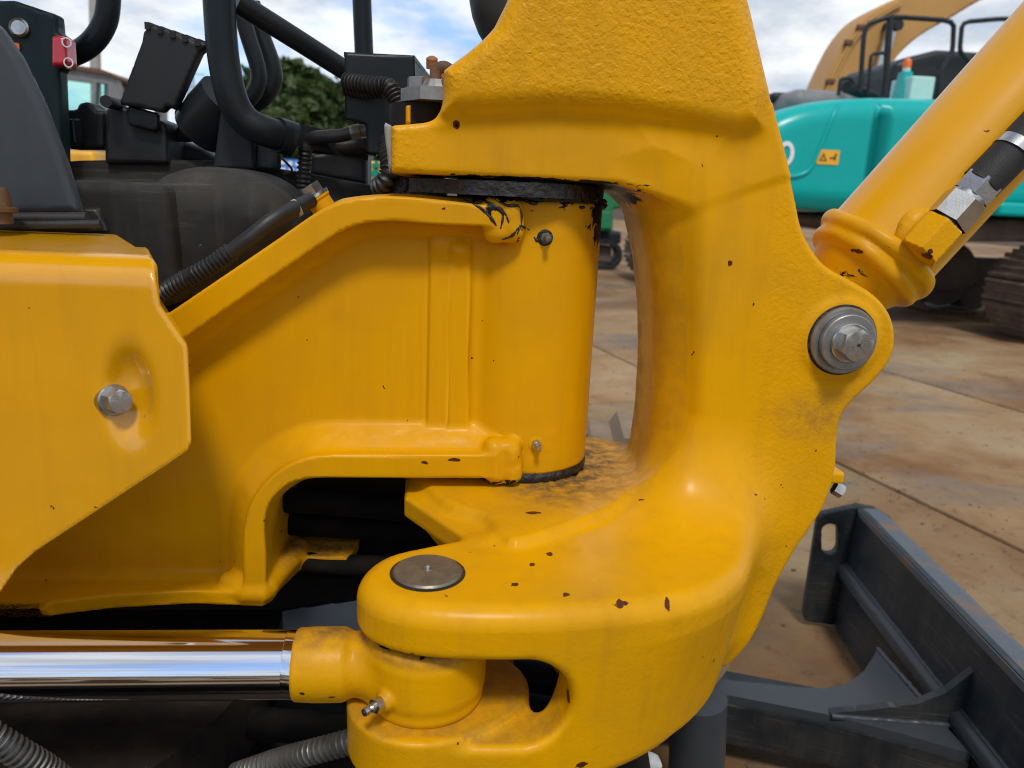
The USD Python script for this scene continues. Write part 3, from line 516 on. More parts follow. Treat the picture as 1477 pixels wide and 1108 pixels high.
base_d = poly(np.vstack([xy([(-60, 915), (8, 900), (40, 882), (77, 868), (162, 858), (278, 852), (378, 856), (390, 850), (402, 834), (432, 806), (445, 803), (500, 803), (508, 796), (517, 779)], zb), [(-0.10, 0.86), (-0.10, 0.90), (-0.62, 0.90), (-0.62, 0.62)]]))
Z_BB, Z_BT = 0.6735, 0.9445
Rb = 0.075
bead_a, bead_b = P(636, 340, 0.750), P(631, 645, 0.750)
wb1 = [P(737, 302, 0.7205), P(738, 334, 0.7205)]; wb2 = [P(735, 648, 0.7205), P(737, 682, 0.7205)]
def frame_parts(X, Y, Z):
    boss = ext(np.hypot(X-BX, Y-BY) - Rb, slab(Z, Z_BB, Z_BT), 0.003)
    web = ext(web_d(X, Z), slab(Y, WEB, WEB+0.014), 0.002)
    web2 = ext(web_d(X, Z), slab(Y, 0.844, 0.858), 0.002)
    up = ext(up_d(X, Z), slab(Y, 0.708, 0.892), 0.0025)
    lo = ext(lo_d(X, Z), slab(Y, 0.708, 0.892), 0.0025)
    base = ext(base_d(X, Y), slab(Z, zb - 0.0155, zb), 0.0025)
    return boss, np.minimum(web, web2), up, lo, base
st1, st2 = poly(xz([(620, 345), (680, 345), (676, 630), (615, 630)], 0.738)), poly(xz([(649, 352), (678, 352), (675, 630), (645, 630)], 0.730))
def strips(X, Y, Z): return np.minimum(ext(st1(X, Z), slab(Y, 0.7385, 0.755), 0.0022), ext(st2(X, Z), slab(Y, 0.7372, 0.755), 0.0012))
def bead_noise(X, Y, Z): return 0.0016*N3(X, Y, Z, 70.0, 9)
def f_frame(X, Y, Z):
    boss, web, up, lo, base = frame_parts(X, Y, Z)
    k = 0.024
    wavy = bead_noise(X, Y, Z)
    d = chamfer(web, up, 0.015); d = chamfer(d, lo, 0.023)
    bw = smin(smin(smin(d, boss, 0.004), strips(X, Y, Z), 0.0035), np.minimum(capsule(X, Y, Z, P(663, 362, 0.7395), P(663, 368, 0.7420), 0.0085), capsule(X, Y, Z, P(634, 352, 0.743), P(634, 357, 0.743), 0.008)), 0.006)
    d = chamfer(bw, base, 0.008)
    for (a, b) in (wb1, wb2):
        q = capsule(X, Y, Z, a, b, 0.0115) + 0.003*N3(X, Y, Z, 90.0, 6); q2 = capsule(X, Y, Z, a - [0.015, 0.0, 0], b - [0.015, 0.0, 0], 0.0120)
        d = smin(smin(d, q, 0.006), q2, 0.006)
    foot = [P(330, 838, 0.728), P(352, 846, 0.722)]
    d = smin(d, capsule(X, Y, Z, foot[0], foot[1], 0.010), 0.008)
    d = smin(d, capsule(X, Y, Z, PZ(388, 846, zb), PZ(432, 790, zb), 0.010), 0.008)
    d = np.maximum(d, -(np.hypot(X-BX, Y-BY) - 0.040))
    return d + wavy*np.clip(1 - np.abs(np.minimum.reduce([np.abs(web - up), np.abs(web - lo)]))/0.02, 0, 1)
h_f = 0.0030
frm = surface(f_frame, [-0.66, 0.69, 0.525], [0.165, 0.905, 0.958], h_f)
cen = frm['v'][frm['f']].mean(1); d5 = np.stack([np.asarray(a) for a in frame_parts(*cen.T)], 1)
which = d5.argmin(1); near = d5.min(1)
bead_c = strips(*cen.T) + 0.0015
def at_frame(v, n):
    chip = np.zeros(len(v))
    for a, b, Y, r in [(388, 753, 0.708, (0.006, 0.01, 0.0035)), (398, 735, 0.76, (0.002, 0.006, 0.006)), (404, 765, 0.78, (0.002, 0.006, 0.007)), (655, 663, 0.708, (0.007, 0.01, 0.0025)), (612, 668, 0.708, (0.004, 0.01, 0.002)), (335, 814, 0.73, (0.004, 0.006, 0.003))]:
        chip = np.maximum(chip, blob(v, P(a, b, Y), np.asarray(r)*1.15))
    X, Y, Z = v.T
    edge = 1 + np.asarray(f_frame(*(v - n*0.004).T))/0.004; chip = np.maximum(chip, np.clip(edge, 0, 0.8)*0.40)
    bossish = (np.hypot(X-BX, Y-BY) < Rb + 0.02)
    top = np.clip((Z - 0.9375)/0.008, 0, 1)*bossish*0.78
    rside = np.clip((X - 0.118)/0.03, 0, 1)*np.clip((Z - 0.865)/0.06, 0, 1)*bossish*0.9
    run = blob(v, P(705, 300, 0.712), (0.032, 0.03, 0.018), 0.60); run2 = blob(v, P(800, 300, 0.712), (0.035, 0.03, 0.010), 0.72)
    ring = blob(v, P(765, 335, 0.712), (0.028, 0.03, 0.020), 0.42)
    botm = np.clip(1 - (Z - Z_BB)/0.006, 0, 1)*bossish*0.60
    weldline = np.clip(1 - np.abs(np.hypot(X - P(722, 0, 0.712)[0], (Z - P(722, 318, 0.712)[2])*0.55) - 0.026)/0.002, 0, 1)*(X > P(728, 300, 0.712)[0])*(Z > 0.90)*0.55
    dust = np.clip(n[:, 2], 0, 1)*(Z < 0.62)*np.clip((Y - 0.735)/0.03, 0, 1)*0.9
    dust = np.maximum(dust, rside*0.8)
    return dict(chip=chip, grease=np.maximum.reduce([top, rside, run, run2, ring, botm, weldline]), dust=dust, cast=np.zeros(len(v)))
sf = None
for nm, msk in (('frame_web', (which == 1) & (near <= 0.0035) & (bead_c > 0.002)), ('pivot_boss', (which == 0) & (near <= 0.0035) & (bead_c > 0.002)), ('upper_flange', (which == 2) & (near <= 0.0045)), ('lower_flange', (which == 3) & (near <= 0.0045)), ('base_plate', (which == 4) & (near <= 0.0045))):
    nd = obj(nm, sub(frm, msk), M['yellow_plate'], mini, attrs=at_frame)
    if nm == 'pivot_boss': boss_n = nd
    if nm == 'frame_web': web_n = nd
    done = msk if nm == 'frame_web' else done | msk
rest = ~done
lab = np.where(bead_c <= 0.002, 3, np.where(which == 2, 0, np.where(which == 3, 1, np.where(which == 4, 2, np.where(cen[:, 2] > 0.80, 0, 1)))))
for k in range(4):
    if (rest & (lab == k)).any(): obj('weld_bead', sub(frm, rest & (lab == k)), M['yellow_plate'], web_n, attrs=at_frame)
# grease nipples on the boss
def nipple(at, d, s, par, mat=None):
    return obj('grease_nipple', join(hexhead(np.asarray(at), d, 0.0052*s, 0.0055*s), lathe([(0.0030*s, 0.004*s), (0.0030*s, 0.008*s), (0.0021*s, 0.0095*s), (0.0030*s, 0.0115*s), (0.0026*s, 0.014*s), (0, 0.0145*s)], at, d, 14)), mat or M['steel'], par, smooth=25)
def on_boss(px, py):
    t = 0.70
    for _ in range(60):
        p = P(px, py, t)
        if math.hypot(p[0]-BX, p[1]-BY) < Rb: break
        t += 0.001
    return p, np.array([p[0]-BX, p[1]-BY, 0])/Rb
for a, b, mt in ((786, 343, M['dark_steel']), (773, 640, M['steel'])):
    p, n = on_boss(a, b); obj('nipple_seat', lathe([(0.0085, -0.002), (0.0078, 0.0005), (0.0055, 0.001), (0, 0.001)], p, n, 20), M['grease'] if b < 400 else M['yellow_plate'], boss_n); nipple(p, n + [0.0, 0, -0.1 if b > 400 else 0.0], 1.0, boss_n, mt)
# black seals and grease squeezed out above and below the boss
def ring(z0, z1, r, amp, seed, nm):
    A = np.linspace(0, 2*np.pi, 181)[:-1]; K = 5; V = []
    for k in range(K):
        zz = z0 + (z1-z0)*k/(K-1); rr = r + amp*(meshkit.fbm(np.stack([np.cos(A)*6, np.sin(A)*6, np.full(180, k*1.3 + seed)], 1), 3) - 0.4)*2 + 0.002*math.sin(math.pi*k/(K-1))
        V.append(np.stack([BX + rr*np.cos(A), BY + rr*np.sin(A), np.full(180, zz)], 1))
    V = np.vstack(V); F = []
    for k in range(K-1):
        for j in range(180):
            a, b, c, d = k*180+j, k*180+(j+1) % 180, (k+1)*180+(j+1) % 180, (k+1)*180+j; F += [[a, b, c], [a, c, d]]
    obj(nm, trimesh.Trimesh(V, F, process=False), M['grease'], boss_n, smooth=True)
ring(Z_BT - 0.004, 0.9655, 0.0725, 0.0022, 2, 'grease_layer'); ring(0.6635, Z_BB + 0.001, 0.0735, 0.0012, 5, 'dust_seal')
A_ = np.linspace(0, 2*np.pi, 73)[:-1]; rr_ = 0.098 + 0.0025*(meshkit.fbm(np.stack([np.cos(A_)*5, np.sin(A_)*5, A_*0], 1), 3) - 0.5)
obj('thrust_plate', prism_z(np.stack([0.0555 + rr_*np.cos(A_), 0.80 + rr_*np.sin(A_)], 1), 0.9475, 0.9605), M['grease'], boss_n, smooth=30)
gb = []
r_ = np.random.default_rng(3)
for k in range(26):
    a = r_.uniform(-2.75, -0.1) if k < 16 else r_.uniform(-0.5, 0.2); p = np.array([BX + (Rb+0.001)*math.cos(a), BY + (Rb+0.001)*math.sin(a), Z_BT - r_.uniform(-0.004, 0.006)])
    s_ = trimesh.creation.icosphere(2, 1.0); vv = s_.vertices*np.array([0.0042, 0.0042, 0.0022])*r_.uniform(0.4, 1.1); vv = vv*(0.8 + 0.5*meshkit.fbm(s_.vertices*2.2 + k, 3))[:, None]; gb.append(trimesh.Trimesh(vv + p, s_.faces, process=False))
sm = []
for path in ([(668, 288), (690, 298), (706, 312), (716, 326)], [(690, 286), (712, 296), (728, 308), (734, 322)], [(706, 284), (730, 296), (748, 298), (752, 318), (746, 338)], [(742, 286), (770, 292), (800, 288)], [(792, 278), (812, 286), (818, 296), (806, 300)], [(700, 292), (724, 306), (722, 330)], [(752, 326), (764, 332)], [(776, 348), (770, 342)], [(724, 345), (738, 340), (748, 328)]):
    fine = spline([(a, b, 0) for a, b in path], 10, closed=False)[:, :2]; q = []
    for a, b in fine:
        Yq = np.arange(0.688, 0.80, 0.0006); pts = np.array([P(a, b, y) for y in (Yq[0], Yq[-1])]); pts = pts[0] + (pts[1]-pts[0])*np.linspace(0, 1, len(Yq))[:, None]
        hit = np.flatnonzero(np.asarray(f_frame(*pts.T)) < 0)
        if len(hit): q.append(pts[hit[0]])
    if len(q) < 4: continue
    c = np.array(q); sm.append(tube(c, 0.0005 + 0.0018*np.clip(meshkit.fbm(c*160.0, 2, 4)*1.6 - 0.25, 0, 1)*np.sin(np.linspace(0.25, math.pi - 0.1, len(c))), 8))
obj('grease_smear', join(*sm), M['grease'], boss_n, smooth=True)
obj('grease_lump', join(*gb), M['grease'], boss_n, smooth=True)
# stub with hexagon plug at the shoulder of the upper flange
a, b = P(484, 300, 0.80), P(462, 286, 0.80); dd = (b-a)/np.linalg.norm(b-a); dd = np.array([-0.55, -0.1, 0.83]); a = P(470, 305, 0.80)
stub = obj('hose_stub', lathe([(0.012, -0.02), (0.012, 0.012), (0.0135, 0.014), (0.0135, 0.017), (0.0, 0.017)], a, dd, 24), M['yellow_plate'], mini)
obj('hex_plug', join(hexhead(a + dd*0.0175, dd, 0.011, 0.012), lathe([(0.014, 0.0165), (0.014, 0.0195), (0, 0.0195)], a, dd, 24)), M['steel'], stub, smooth=25)

# --- side cover at the left, with the dished seat of its screw
CY = 0.60
cov_d = poly(xz([(-300, 390), (214, 378), (222, 385), (226, 402), (232, 441), (272, 500), (275, 560), (277, 640), (272, 652), (255, 664), (52, 798), (25, 822), (0, 858), (-20, 900), (-300, 1000)], CY) + np.array([0, 0.0]))
cov_top = P(100, 386, CY)[2] + 0.008
YBK = 0.745; SLP = (P(100, 331, YBK)[2] - cov_top)/(YBK - CY)
plan_top = poly([tuple(PZ(-300, 400, cov_top)[:2]), (P(216, 376, CY)[0], CY-0.05), (P(218, 376, CY)[0], CY + 0.012), (P(166, 331, YBK)[0], YBK), (P(-300, 331, YBK)[0], YBK)])
dent = P(186, 572, CY)
def f_cover(X, Y, Z):
    Z0 = Z; Z = Z - SLP*np.clip(Y - CY, 0, 0.2)
    yz = ext(slab(Y, CY, YBK), slab(Z, 0.3, cov_top), 0.022)
    front = np.maximum(yz, slab(Y, CY - 0.01, CY + 0.06))
    Xs = X + 0.45*(Y - CY)
    tall = np.where(Z > cov_top - 0.05, np.minimum(Z, P(100, 400, CY)[2]), Z)
    body = smax(cov_d(Xs, tall), front, 0.004)
    topp = smax(plan_top(X, Y), np.maximum(yz, slab(Z, cov_top - 0.04, cov_top + 0.01)), 0.006)
    d = np.minimum(body, topp)
    ex = np.sqrt(((X - dent[0] + 0.10*(Y-CY))/0.0185)**2 + ((Z0 - dent[2])/0.0385)**2 + ((Y - CY + 0.004)/0.017)**2)
    return smax(d, -(ex - 1)*0.016, 0.008)
cover = obj('side_cover', surface(f_cover, [-0.62, CY-0.012, 0.50], [-0.165, YBK + 0.01, cov_top + 0.035], 0.0034), M['yellow_cover'], mini, label='glossy yellow side cover at the left with a dished screw seat')
bd = np.array([0.72, -0.68, 0.08]); bd /= np.linalg.norm(bd); bp = P(163, 577, CY + 0.006)
obj('washer', lathe([(0, -0.012), (0.0125, -0.012), (0.0128, 0.002), (0.0118, 0.0035), (0, 0.0035)], bp, bd, 28), M['steel'], cover, smooth=25)
obj('hex_screw', hexhead(bp + bd*0.0035, bd, 0.0102, 0.0105, 0.5), M['steel'], cover, smooth=25)

# --- swing cylinder
RC = np.array([pc[0], pc[1], 0.5735]); RX0 = P(425, 957, RC[1])[0]
cyl = obj('swing_cylinder_rod', lathe([(0, -0.75), (0.0268, -0.75), (0.0268, RX0-0.006), (0.0, RX0-0.006)], [0, RC[1], RC[2]], (1, 0, 0), 64), M['chrome'], mini, smooth=40, label='polished chrome rod of the swing cylinder')
obj('rod_shoulder', lathe([(0.0266, RX0-0.0062), (0.0271, RX0-0.0055), (0.0271, RX0+0.002), (0, RX0+0.002)], [0, RC[1], RC[2]], (1, 0, 0), 64), M['chrome'], cyl, smooth=40)
def f_eye(X, Y, Z):
    rr = np.hypot(X-RC[0], Y-RC[1])
    up = ext(rr - 0.0475, slab(Z, 0.5445, 0.609), 0.008)
    mid = ext(rr - 0.0487, slab(Z, 0.556, 0.602), 0.010)
    cap = ext(np.hypot(Y-RC[1], Z-RC[2]) - 0.0285, slab(X, RX0, RX0+0.042), 0.004)
    neck = capsule(X, Y, Z, (RX0+0.02, RC[1], RC[2]), (RC[0]-0.025, RC[1], RC[2]), 0.0255)
    d = smin(smin(up, mid, 0.004), smin(cap, neck, 0.008), 0.012)
    c = P(556, 1012, 0.512); c2 = np.array([c[0]+0.004, 0.523, c[2]])
    d = smin(d, capsule(X, Y, Z, c - [0.0, -0.001, 0], c2, 0.0075), 0.004)
    return d
eye_m = surface(f_eye, [RX0-0.008, 0.49, 0.53], [0.06, 0.62, 0.622], 0.0021)
def at_eye(v, n):
    X, Y, Z = v.T
    chip = np.zeros(len(v))
    gr = np.maximum.reduce([blob(v, P(690, 950, 0.515), (0.010, 0.02, 0.008), 0.75), np.clip((Z-0.6045)/0.004, 0, 1)*0.62*(Y < 0.56), blob(v, P(440, 992, 0.533), (0.006, 0.02, 0.005), 0.62), blob(v, P(482, 998, 0.533), (0.008, 0.02, 0.005), 0.70), blob(v, P(458, 1003, 0.535), (0.012, 0.02, 0.003), 0.60)])
    dust = np.clip(n[:, 2], 0, 1)*0.3 + np.clip((Z-0.597)/0.01, 0, 0.5)
    return dict(chip=chip, grease=gr, dust=np.clip(dust, 0, 0.8), cast=np.full(len(v), 0.12))
eye = obj('rod_eye', eye_m, M['yellow'], mini, attrs=at_eye, label='yellow forged eye at the end of the chrome rod')
npos = P(548, 1014, 0.506); nd_ = np.array([-0.62, -0.72, 0.05]); nd_ /= np.linalg.norm(nd_)
nipple(npos, nd_, 1.15, eye, M['steel'])
def spiral(pts, r, pitch, nm, par=mini, mat=None): return obj(nm, hose(pts, r, pitch, 0.20, 18), mat or M['spring'], par, smooth=50)
spiral([P(-60, 1030, 0.52), P(20, 1082, 0.53), P(70, 1112, 0.545), P(130, 1160, 0.56)], 0.0092, 0.0052, 'spring_guard')
spiral([P(340, 1118, 0.60), P(400, 1098, 0.585), P(460, 1082, 0.57), P(520, 1066, 0.565)], 0.0092, 0.0052, 'spring_guard')

# --- boom cylinder with its port block and hose
a0, a1 = P(1264, 364, 0.80), P(1538, 62, 0.80)
ax = np.array([a1[0]-a0[0], 0.0, a1[2]-a0[2]]); ax /= np.linalg.norm(ax)
root = np.array([a0[0], 0.80, a0[2]]) - ax*0.008; RB = 81.5*((a0-CAM) @ c_f)/FPX
barrel = obj('boom_cylinder_barrel', lathe([(0, 0.0), (RB, 0.0), (RB, 0.75), (0, 0.75)], root, ax, 72), M['yellow_tube'], mini, smooth=40, label='smooth yellow barrel of the boom cylinder leaning to the right')
side = np.cross([0, 1, 0], ax)
def f_collar(X, Y, Z):
    q = np.stack(np.broadcast_arrays(X - root[0], Y - root[1], Z - root[2]), -1)
    t = q @ ax; rad = np.sqrt(np.maximum((q*q).sum(-1) - t*t, 0))
    ph = np.arctan2(q[..., 1], q @ side)
    w = 0.0015*np.sin(ph*2 + 1.0) + 0.004*N3(X, Y, Z, 22.0, 4)
    r1 = np.sqrt((rad - RB - 0.001)**2 + ((t - 0.006 + w*1.6)*0.8)**2) - 0.0070 + 0.004*N3(X, Y, Z, 24.0, 14)
    r2 = np.sqrt((rad - RB + 0.003)**2 + ((t + 0.012 - w)*0.8)**2) - 0.0062 + 0.003*N3(X, Y, Z, 30.0, 24)
    cone = np.maximum(rad - (RB - 0.003 + 0.55*np.minimum(t + 0.014, 0)), slab(t, -0.05, 0.004))
    eyec = ext(np.hypot(X - px_pin[0], Z - px_pin[2]) - 0.052, slab(Y, 0.757, 0.845), 0.004)
    return smin(smin(smin(r1, r2, 0.006), cone, 0.006), eyec, 0.012)
col_m = surface(f_collar, [root[0]-0.12, 0.72, root[2]-0.13], [root[0]+0.10, 0.88, root[2]+0.09], 0.0028)
def at_col(v, n): return dict(chip=np.maximum.reduce([blob(v, P(1240, 364, 0.745), (0.007, 0.02, 0.004), 1.0)]), grease=np.clip(blob(v, P(1225, 395, 0.76), (0.03, 0.05, 0.012), 0.55), 0, 1), dust=np.zeros(len(v)), cast=np.full(len(v), 0.15))
obj('weld_collar', col_m, M['yellow'], barrel, attrs=at_col)
pb = P(1342, 345, 0.728)
def f_port(X, Y, Z):
    q = np.stack(np.broadcast_arrays(X - pb[0], Y - pb[1], Z - pb[2]), -1)
    t, s_, y = q @ ax, q @ side, q[..., 1]
    hexd = np.maximum(np.abs(t) - 0.0185, np.maximum(np.abs(s_*0.866 + y*0.5) - 0.0185, np.maximum(np.abs(-s_*0.866 + y*0.5) - 0.0185, np.abs(y) - 0.0185)))
    stem = np.maximum(np.hypot(t - 0.002, s_ - 0.003) - 0.0215, slab(y, 0.0, 0.04))
    bead = np.sqrt((np.hypot(t - 0.002, s_ - 0.003) - 0.0225)**2 + (y - 0.018)**2) - 0.009 + 0.004*N3(X, Y, Z, 60, 8)
    return smin(smin(hexd, stem, 0.005), bead, 0.006)
def at_port(v, n):
    return dict(chip=np.maximum(blob(v, pb - ax*0.019 + [0, -0.014, 0] + side*0.002, (0.013, 0.010, 0.0055), 0.85), blob(v, P(1342, 362, 0.71), (0.004, 0.01, 0.0035), 0.9)), grease=np.zeros(len(v)), dust=np.zeros(len(v)), cast=np.full(len(v), 0.3))
obj('port_block', surface(f_port, pb - 0.045, pb + 0.045, 0.0022), M['yellow'], barrel, attrs=at_port)
h0 = pb + ax*0.018
obj('hose_nut', join(hexhead(h0 + ax*0.003, ax, 0.0212, 0.027, 0.3, up=(0, 1, 0)), lathe([(0.0150, 0), (0.0150, 0.004), (0.0, 0.004)], h0, ax, 28)), M['steel'], barrel, smooth=25)
obj('hose_nut', join(lathe([(0.0182, 0.028), (0.0182, 0.034), (0, 0.034)], h0, ax, 28), hexhead(h0 + ax*0.033, ax, 0.0198, 0.021, 0.1, up=(0, 1, 0)), lathe([(0.0140, 0.05), (0.0140, 0.058), (0, 0.058)], h0, ax, 28)), M['steel'], barrel, smooth=25)
hp = [h0 + ax*0.050, h0 + ax*0.075 + [0, -0.002, 0], h0 + ax*0.12 + [0, -0.005, 0], h0 + ax*0.20 + [0, -0.010, 0], h0 + ax*0.42 + [0, -0.012, 0]]
obj('hydraulic_hose', pipe(hp, 0.0188, 0.006, 24), M['braid'], barrel, smooth=50)
cpos = h0 + ax*0.092 + [0, -0.0035, 0]; obj('hose_band', lathe([(0.0188, -0.005), (0.0200, -0.005), (0.0200, 0.005), (0.0188, 0.005)], cpos, ax, 32), M['steel'], barrel, smooth=25)
# --- blade, arm and undercarriage (turned a little against the upper frame)
UA = math.radians(7.7); ux = np.array([math.cos(UA), -math.sin(UA), 0]); uy = np.array([math.sin(UA), math.cos(UA), 0])
BO = PZ(1160, 893, 0.012); BO[2] = 0.0
def PB(px, py, b):
    d = ray(px, py); n = -uy; t = (b - (CAM-BO) @ n)/(d @ n); return CAM + d*t
def loc(p): q = np.asarray(p) - BO; return np.array([q @ ux, -(q @ uy), q[2]])
def wor(a, b, z): return BO + ux*a - uy*b + np.array([0, 0, z])
def to_world(m):
    v, f, n = arrays(m, False) if not isinstance(m, dict) else (m['v'], m['f'], m['n'])
    A = np.stack([ux, -uy, [0, 0, 1]], 1)                           # local (a, b, z) to world; left-handed, so faces are turned round
    return dict(v=BO + v @ A.T, f=np.asarray(f)[:, ::-1], n=None if n is None else n @ A.T)
az = lambda pts, b=0.0: np.array([loc(PB(x, y, b))[[0, 2]] for x, y in pts])
ep = az([(1157, 884), (1160, 893), (1199, 899), (1262, 905), (1290, 800), (1283, 745), (1262, 732), (1236, 727), (1186, 738), (1178, 746)])
hole = az([(1195, 764), (1195, 786)])
epd = poly(ep); hr = 0.5*abs(az([(1183, 775)])[0, 0] - az([(1208, 775)])[0, 0])*0.95
def f_ep(A, B, Z):
    d = ext(epd(A, Z), slab(B, -0.010, 0.010), 0.003)
    return np.maximum(d, -capsule(A, B*0, Z, (hole[0, 0], 0, hole[0, 1]), (hole[1, 0], 0, hole[1, 1]), hr))
lo, hi = ep.min(0), ep.max(0)
blade = obj('end_plate', to_world(surface(f_ep, [lo[0]-.01, -0.018, lo[1]-.01], [hi[0]+.01, 0.018, hi[1]+.01], 0.004)), M['grey_paint'], mini, label='dark end plate of the blade with a long slot')
q = az([(1235, 731), (1217, 815), (1200, 897), (1243, 900), (1256, 880), (1250, 815), (1254, 760), (1275, 741), (1262, 733)])
LB = 1.75
def ext_b(pts, b0, b1, r=0.003, h=0.006, seg=None):
    m = prism(pts, b0, b1); return to_world(m)
q2 = az([(1235, 729), (1236, 736), (1217, 815), (1200, 897), (1222, 899), (1230, 860), (1228, 815), (1246, 745), (1246, 731)])
mold = obj('mould_board', ext_b(q2, 0.011, LB), M['grey_paint'], mini, smooth=25, label='dark blue-grey back of the blade, scratched')
tp = az([(1233.5, 730.5), (1234.5, 741), (1268, 752), (1275, 748), (1276, 740), (1262, 731)])
obj('top_edge', ext_b(tp, 0.012, LB, ), M['blade_top'], mold, smooth=25, label='worn top edge of the blade, bare grey with rust')
st = az([(1214, 818)])[0]
obj('stiffener_bar', tube([wor(st[0]+0.002, 0.012, st[1]), wor(st[0]+0.002, LB, st[1])], 0.0155, 20), M['panel'], mold, smooth=50)
ZA = st[1] - 0.012
arm_px = [(880, 948), (960, 966), (1060, 982), (1150, 991), (1190, 993), (1222, 986), (1246, 968), (1259, 948), (1266, 936), (1300, 975), (1348, 1030), (1400, 1086), (1375, 1080), (1300, 1058), (1195, 1031), (1052, 1003), (960, 1010), (900, 1002), (870, 975)]
pl = np.array([loc(PZ(a, b, ZA))[:2] for a, b in arm_px])
def slab_z(pts, z0, z1): return to_world(prism_z(pts, z0, z1))
arm = obj('blade_arm', slab_z(pl, ZA - 0.016, ZA), M['panel'], mini, smooth=25, label='dark grey arm carrying the blade')
fr = np.array([loc(PZ(a, b, ZA))[:2] for a, b in [(900, 985), (1052, 1006), (1195, 1034), (1300, 1061), (1378, 1083), (1400, 1090)]]); bk = fr + np.array([0.02, -0.10])
obj('arm_side', slab_z(np.vstack([fr, bk[::-1]]), 0.05, ZA - 0.0162), M['grey_paint'], arm, smooth=25)
# curved gusset standing on the arm, up to the top of the blade
gl = [loc(PZ(1197, 1027, ZA)), loc(PZ(1320, 1052, ZA))]
b_g = gl[1][1] - 0.005
g_pts = [(1197, 1026), (1260, 1020), (1322, 1012), (1362, 996), (1398, 968), (1430, 942), (1440, 952), (1405, 1086)]
gz = np.array([loc(PB(a, b, b_g - 0.02))[[0, 2]] for a, b in g_pts]); gz[:, 1] = np.maximum(gz[:, 1], ZA - 0.002); gz[0, 1] = ZA + 0.004; gz[-1] = (gz[-2, 0], ZA)
obj('gusset', ext_b(gz, b_g - 0.028, b_g - 0.014), M['grey_paint'], arm, smooth=25)
# weld seams of the blade
def seam(pts, r, seed, par):
    c, s_ = smooth_path(pts, 0.004); c = c + 0.0012*(np.stack([meshkit.fbm(c*120 + k*9, 2, seed) for k in range(3)], 1) - 0.5)*2
    obj('weld_bead', tube(c, r*(0.75 + 0.5*meshkit.fbm(c*200, 2, seed)), 10), M['panel'], par, smooth=50)
seam([wor(gz[0, 0], b_g - 0.012, ZA), wor(gz[0, 0]*0.5 + gz[4, 0]*0.5, b_g - 0.012, ZA), wor(gz[4, 0], b_g - 0.012, ZA)], 0.005, 1, arm)
seam([wor(st[0]-0.006, 0.02, st[1]-0.013), wor(st[0]-0.006, LB*0.5, st[1]-0.013), wor(st[0]-0.006, LB, st[1]-0.013)], 0.005, 2, mold)
seam([wor(st[0]+0.004, 0.02, st[1]+0.014), wor(st[0]+0.004, LB*0.5, st[1]+0.014), wor(st[0]+0.004, LB, st[1]+0.014)], 0.005, 3, mold)
seam([np.append(PZ(1266, 937, ZA)[:2], ZA+0.001), np.append(PZ(1300, 976, ZA)[:2], ZA+0.001), np.append(PZ(1340, 1022, ZA)[:2], ZA+0.001)], 0.005, 4, arm)
# pivot tube beside the arm and the rest of the undercarriage
tA = P(1006, 1060, 0.92)
obj('pivot_tube', tube([tA + [0.01, 0, -0.25], tA + [0.004, 0, -0.05], tA + [-0.005, 0, 0.062]], 0.040, 40), M['panel'], arm, smooth=60)
obj('pivot_screw', join(hexhead(P(935, 1105, 0.80), (0.3, -0.4, 0.85), 0.014, 0.012), lathe([(0, -0.03), (0.017, -0.03), (0.017, 0), (0, 0)], P(935, 1105, 0.80), (0.3, -0.4, 0.85), 24)), M['steel'], arm, smooth=25)
UC = np.array([-0.55, 0.80, 0.0])
def und(a, b, z): return UC + ux*a + uy*b + np.array([0, 0, z])
def und_m(m):
    A = np.stack([ux, uy, [0, 0, 1]], 1); return trimesh.Trimesh(UC + m.vertices @ A.T, m.faces, process=False)
cf = prism_z([(-0.75, -0.42), (0.30, -0.42), (0.55, -0.22), (0.80, -0.20), (0.80, 0.16), (0.55, 0.20), (0.30, 0.42), (-0.75, 0.42)], 0.14, 0.30)
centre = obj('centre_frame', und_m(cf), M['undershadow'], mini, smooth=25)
sh_t = P(470, 868, 1.02)
obj('frame_gusset', und_m(join(prism_z([(0.26, 0.05), (0.47, 0.05), (0.47, 0.34), (0.26, 0.34)], 0.34, 0.40))), M['panel'], centre, smooth=25)
obj('slewing_ring', lathe([(0.0, 0.30), (0.33, 0.30), (0.33, 0.36), (0.36, 0.36), (0.36, 0.44), (0.0, 0.44)], UC, (0, 0, 1), 48), M['undershadow'], centre, smooth=30)
def stadium(a0, a1, zc, r, n=14):
    t = np.linspace(math.pi/2, -math.pi/2, n); return [(a1 + r*math.cos(x), zc + r*math.sin(x)) for x in t] + [(a0 - r*math.cos(x), zc + r*math.sin(x)) for x in t[::-1]]
